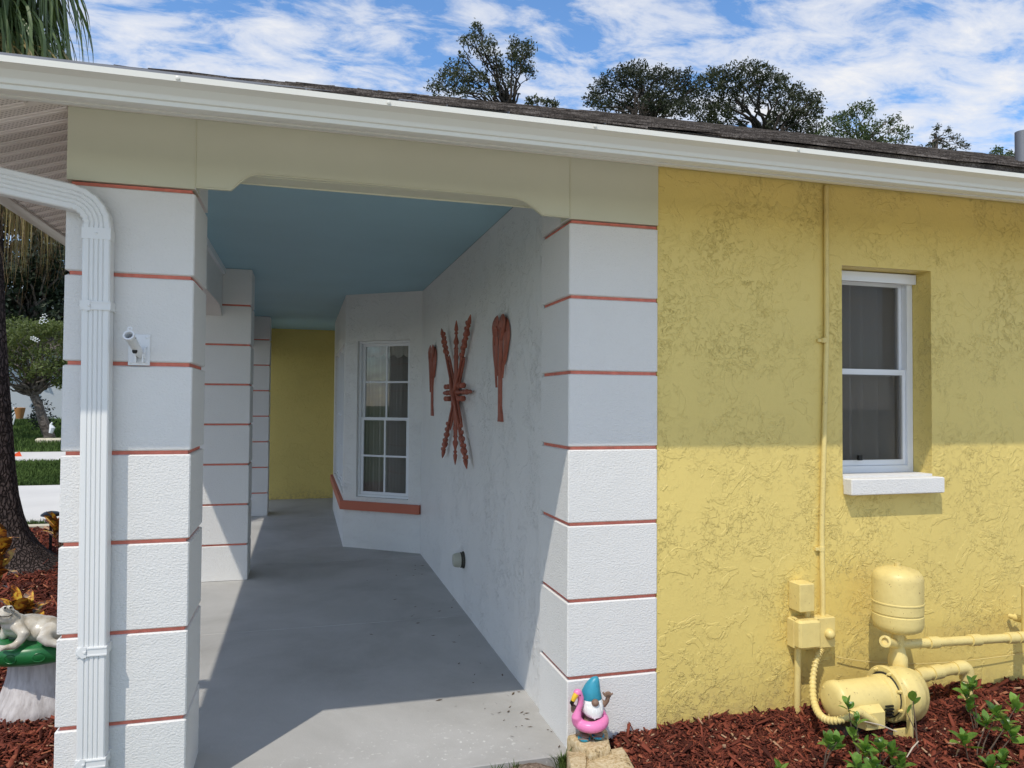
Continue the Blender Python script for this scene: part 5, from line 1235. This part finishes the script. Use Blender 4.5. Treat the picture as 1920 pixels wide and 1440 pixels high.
# 1: sparse oak, left
L1 = [(815,165,14,10),(835,150,20,16),(850,130,16,14),(868,110,10,12),(872,140,22,14),(890,155,24,16),(905,140,10,10),(880,75,12,10),(893,62,11,12),(893,48,7,7),(868,75,8,6),(905,95,18,14),(925,115,16,16),(935,130,12,12),(918,80,12,10),(965,80,10,10),(975,100,22,16),(990,90,14,14),(985,120,16,14),(970,125,12,12),(995,135,10,8),(960,100,10,10),(958,155,6,10),(930,160,8,14),(940,175,8,8),(915,175,10,8),(815,185,12,6),(845,170,12,8),(870,170,16,8),(950,135,8,10)]
p = P(952, 700, 20); tree('live_oak', 'sparse open crowned tree rising above the roof, leftmost of the skyline trees', 'tree', (p.x, 20, 0), P(952,215,20).z, cl(L1,20,.7,1.1), M['oak_leaf'], 330, .055, .22, 11, 'trees behind the house', 2, 70000)
# 2: big oak, two lobes built as two trees
L2 = [(1110,185,16,12),(1125,165,20,14),(1150,150,22,16),(1170,135,18,14),(1195,130,20,14),(1185,150,26,18),(1215,160,26,20),(1235,140,20,14),(1255,145,22,16),(1275,155,20,16),(1290,140,10,10),(1260,180,28,20),(1230,190,28,18),(1200,190,26,16),(1160,185,24,16),(1130,195,20,12),(1290,185,24,22),(1310,165,14,14),(1275,205,26,16),(1175,205,22,10),(1235,212,26,12)]
p = P(1205, 700, 21); tree('live_oak', 'broad dark oak behind the roof, left half of the big crown pair', 'tree', (p.x, 21, 0), P(1205,235,21).z, cl(L2,21,1.3,1.15), M['oak_leaf'], 300, .062, .32, 12, 'trees behind the house', 1, 130000)
L3 = [(1322,150,16,12),(1335,140,12,14),(1350,140,18,14),(1378,134,22,14),(1405,128,22,12),(1430,135,22,14),(1370,160,26,18),(1410,155,26,18),(1445,155,24,18),(1468,150,14,12),(1340,180,24,20),(1320,210,24,20),(1350,215,26,22),(1380,195,22,18),(1465,180,24,20),(1495,170,16,16),(1500,195,22,20),(1525,185,16,16),(1530,205,14,18),(1500,225,26,22),(1525,240,16,20),(1470,215,26,20),(1420,185,20,16),(1340,240,24,14),(1380,240,18,16),(1480,245,26,18),(1440,235,12,14),(1510,262,22,14),(1400,262,18,8),(1450,262,18,10)]
p = P(1440, 700, 22); tree('live_oak', 'tallest dense dark oak behind the roof with a sky gap low in its crown', 'tree', (p.x, 22, 0), P(1440,275,22).z, cl(L3,22,1.4,1.12), M['oak_leaf'], 300, .065, .34, 13, 'trees behind the house', 1, 170000)
L4 = [(1555,232,16,14),(1575,225,16,16),(1590,215,14,12),(1605,205,16,12),(1625,200,12,10),(1630,215,12,14),(1595,240,22,16),(1620,245,18,14),(1645,240,14,12),(1665,228,12,8),(1680,222,10,6),(1675,240,14,10),(1695,245,12,10),(1700,258,10,8),(1660,262,18,10),(1570,255,20,12),(1610,262,20,10),(1545,255,12,12),(1635,262,16,10),(1685,262,10,8)]
p = P(1620, 700, 19); tree('laurel_tree', 'mid green leafy tree above the roof, right of the tallest oak', 'tree', (p.x, 19, 0), P(1620,285,19).z, cl(L4,19,.8,1.12), M['oak_bright'], 260, .06, .22, 14, 'trees behind the house', 1, 80000)
L5 = [(1752,255,7,7),(1765,262,9,8),(1778,245,8,6),(1790,258,10,8),(1800,270,12,8),(1770,275,10,6),(1812,275,8,6),(1757,240,5,5),(1785,280,8,6),(1725,280,8,5),(1745,272,6,6)]
p = P(1757, 700, 20); tree('bare_tree', 'thin nearly bare pale tree above the roof near the right edge', 'tree', (p.x, 20, 0), P(1757,262,20).z, cl(L5,20,.5,1), M['oak_leaf'], 55, .05, .15, 15, 'trees behind the house', 7, 3500)
L6 = [(1862,288,8,6),(1872,282,9,8),(1885,288,12,6),(1895,292,8,5),(1855,294,6,4)]
p = P(1875, 700, 19); tree('laurel_tree', 'low leafy tree top peeking over the roof beside the vent pipe', 'tree', (p.x, 19, 0), P(1875,315,19).z, cl(L6,19,.3,1), M['oak_bright'], 110, .06, .12, 16, 'trees behind the house', 1, 5000)
L7 = [(992,190,8,5),(1005,190,10,5),(1025,193,8,5),(1040,194,8,4)]
p = P(1010, 700, 24); tree('live_oak', 'low distant tree top just over the roof between two oaks', 'tree', (p.x, 24, 0), P(1010,215,24).z, cl(L7,24,.3,1), M['oak_leaf'], 110, .08, .14, 17, 'trees behind the house', 1, 4000)

# left: garden tree, dark shrubs, tall dark backing trees
L8 = []
rnd = random.Random(4)
for k in range(60): L8.append((rnd.uniform(-40,150), 0, rnd.uniform(12,22), rnd.uniform(9,15)))
L8 = [(x, 604+ (i*37 % 120) + 26*((x-60)/100)**2*(1 if i*37 % 120 < 40 else -.3), a, b_) for i, (x, _, a, b_) in enumerate(L8)]
p = P(104, 812, 20.5); tree('garden_tree', 'rounded olive green garden tree with leaning trunk before the far white wall', 'tree', (p.x, 20.5, .0), P(72,742,20.5).z, cl(L8,20.5,1.0,1), M['tree_green'], 340, .05, .16, 18, None, 0, 130000, lean=-.55)
L9 = [(rnd.uniform(-60,160), rnd.uniform(380,640), rnd.uniform(24,40), rnd.uniform(20,32)) for k in range(46)]
p = P(60, 800, 27); tree('hedge_tree', 'tall dark tree mass behind the rounded garden tree', 'tree', (p.x, 27, .1), P(60,640,27).z, cl(L9,27,1.5,1), M['dark_leaf'], 90, .12, .3, 19, None, 0, 60000)
def bush(label, lst, Y, m_, ls, seed):
    c = cl(lst, Y, .2, 1); p = P(lst[0][0], lst[0][1]+30, Y); t = thing('garden_bush', label, 'bush', (p.x, Y, 0.0), 'bushes by the far white wall'); foliage('foliage', c, 160, ls, m_, t, seed, 9000)
    mb = MB(); 
    for q_ in c[:4]: limb(mb, (p.x, Y, lawn_z(0,Y)-.02), q_[0], .03, .01)
    obj('stem', mb, M['bark'], t)
bush('dark bush right of the lounge chair against the far wall', [(80,770,14,14),(72,755,10,10),(88,790,14,14),(75,795,10,8),(62,783,6,5)], 21.5, M['dark_leaf'], .05, 31)
bush('dark leafy bush cut by the palm trunk at the far left', [(3,745,12,14),(8,765,12,12),(0,720,10,12),(5,785,10,8)], 22, M['dark_leaf'], .05, 32)
# white flower on tree: small blossoms
mb = MB()
for (px, py) in ((80,598),(84,592),(78,604),(86,602),(66,636),(70,638),(62,634)):
    c = P(px, py, 19.2)
    for k in range(5): a = k*1.256; mb.ell(c+Vector((.045*math.cos(a), -.01*k, .045*math.sin(a))), (.022,.015,.02), 6)
tagit(obj('white_blossoms', mb, mat('blossom', (.8,.8,.78), .6), None, (0,0,0)), 'small white blossoms on the rounded garden tree', 'blossoms', kind='stuff')
# neighbour house
nh = thing('neighbour_house', 'plain white neighbour house wall behind the garden tree', 'house', (-11.0, 27.5, .1))
wall('wall', M['house_white'], (-26, 26.0), (-6.0, 26.0), 0.0, 3.2, .2, parent=nh, inward=(0,1,0)); 
mb = MB(); mb.add([(-26.6,25.4,3.1),(-5.4,25.4,3.1),(-5.4,30,5.0),(-26.6,30,5.0),(-26.6,34.6,3.1),(-5.4,34.6,3.1)], [(0,1,2,3),(3,2,5,4)]); obj('roof', mb, M['shingle'], nh)
# orange marker flag, lounger, pot, white statue
fx = P(33, 855, 17.2); mf = thing('marker_flag', 'small orange utility marker flag by the pale path', 'flag', (fx.x, 17.2, fx.z-.12))
mb = MB(); mb.obox(fx, (.07,0,.04), (0,.003,0), (-.03,0,.07)); obj('pennant', mb, M['orange'], mf); mb = MB(); mb.tube([(fx.x+.03,17.205,fx.z-.16),(fx.x-.02,17.205,fx.z+.05)], .004, 6); obj('wire', mb, M['metal_gray'], mf)
lc = P(28, 788, 23.5); lg = thing('garden_lounger', 'white folding lounge chair with teal cushions by the far white wall', 'lounger', (lc.x, 23.5, lc.z-.25))
mb = MB()
for dy_ in (0, .5):
    mb.tube([P(32,768,23.5+dy_), P(10,790,23.5+dy_)], .02, 6); mb.tube([P(8,792,23.5+dy_), P(24,796,23.5+dy_)], .02, 6); mb.tube([P(24,765,23.5+dy_), P(32,765,23.5+dy_), P(24,796,23.5+dy_)], .02, 6)
obj('frame', mb, M['white'], lg)
mb = MB(); a_, b__ = P(27,770,23.75), P(12,790,23.75); mb.obox((a_+b__)/2, (a_-b__)/2, (0,.22,0), (.02,0,.03)); obj('cushion', mb, mat('teal cushion', (.03,.16,.15), .8), lg)
pp = P(37, 775, 23); mb = MB(); mb.lathe((pp.x,23,P(37,785,23).z), (0,0,1), [(.09,0),(.14,.25),(.15,.33),(.13,.34)], 16); tagit(obj('clay_pot', mb, M['clay'], None, (0,0,0)), 'orange clay pot beside the white lounge chair', 'pot')
hp = P(97, 803, 20); mb = MB(); mb.tube([P(95,812,20), P(98,802,20), P(95,796,20), P(98,792,20)], [.05,.075,.03,.02], 8); tagit(obj('white_bird_ornament', mb, M['white'], None, (0,0,0)), 'small white bird shaped ornament at the foot of the garden tree', 'ornament')
mb = MB()
for (px, w_) in ((78,.35),(95,.4),(108,.35)):
    q_ = P(px, 822, 20); mb.ell((q_.x, 20, lawn_z(0,20)+.03), (w_*.5,.15,.10), 10)
tagit(obj('edging_stones', mb, M['curb'], None, (0,0,0)), 'grey edging stones around the garden tree foot', 'edging')
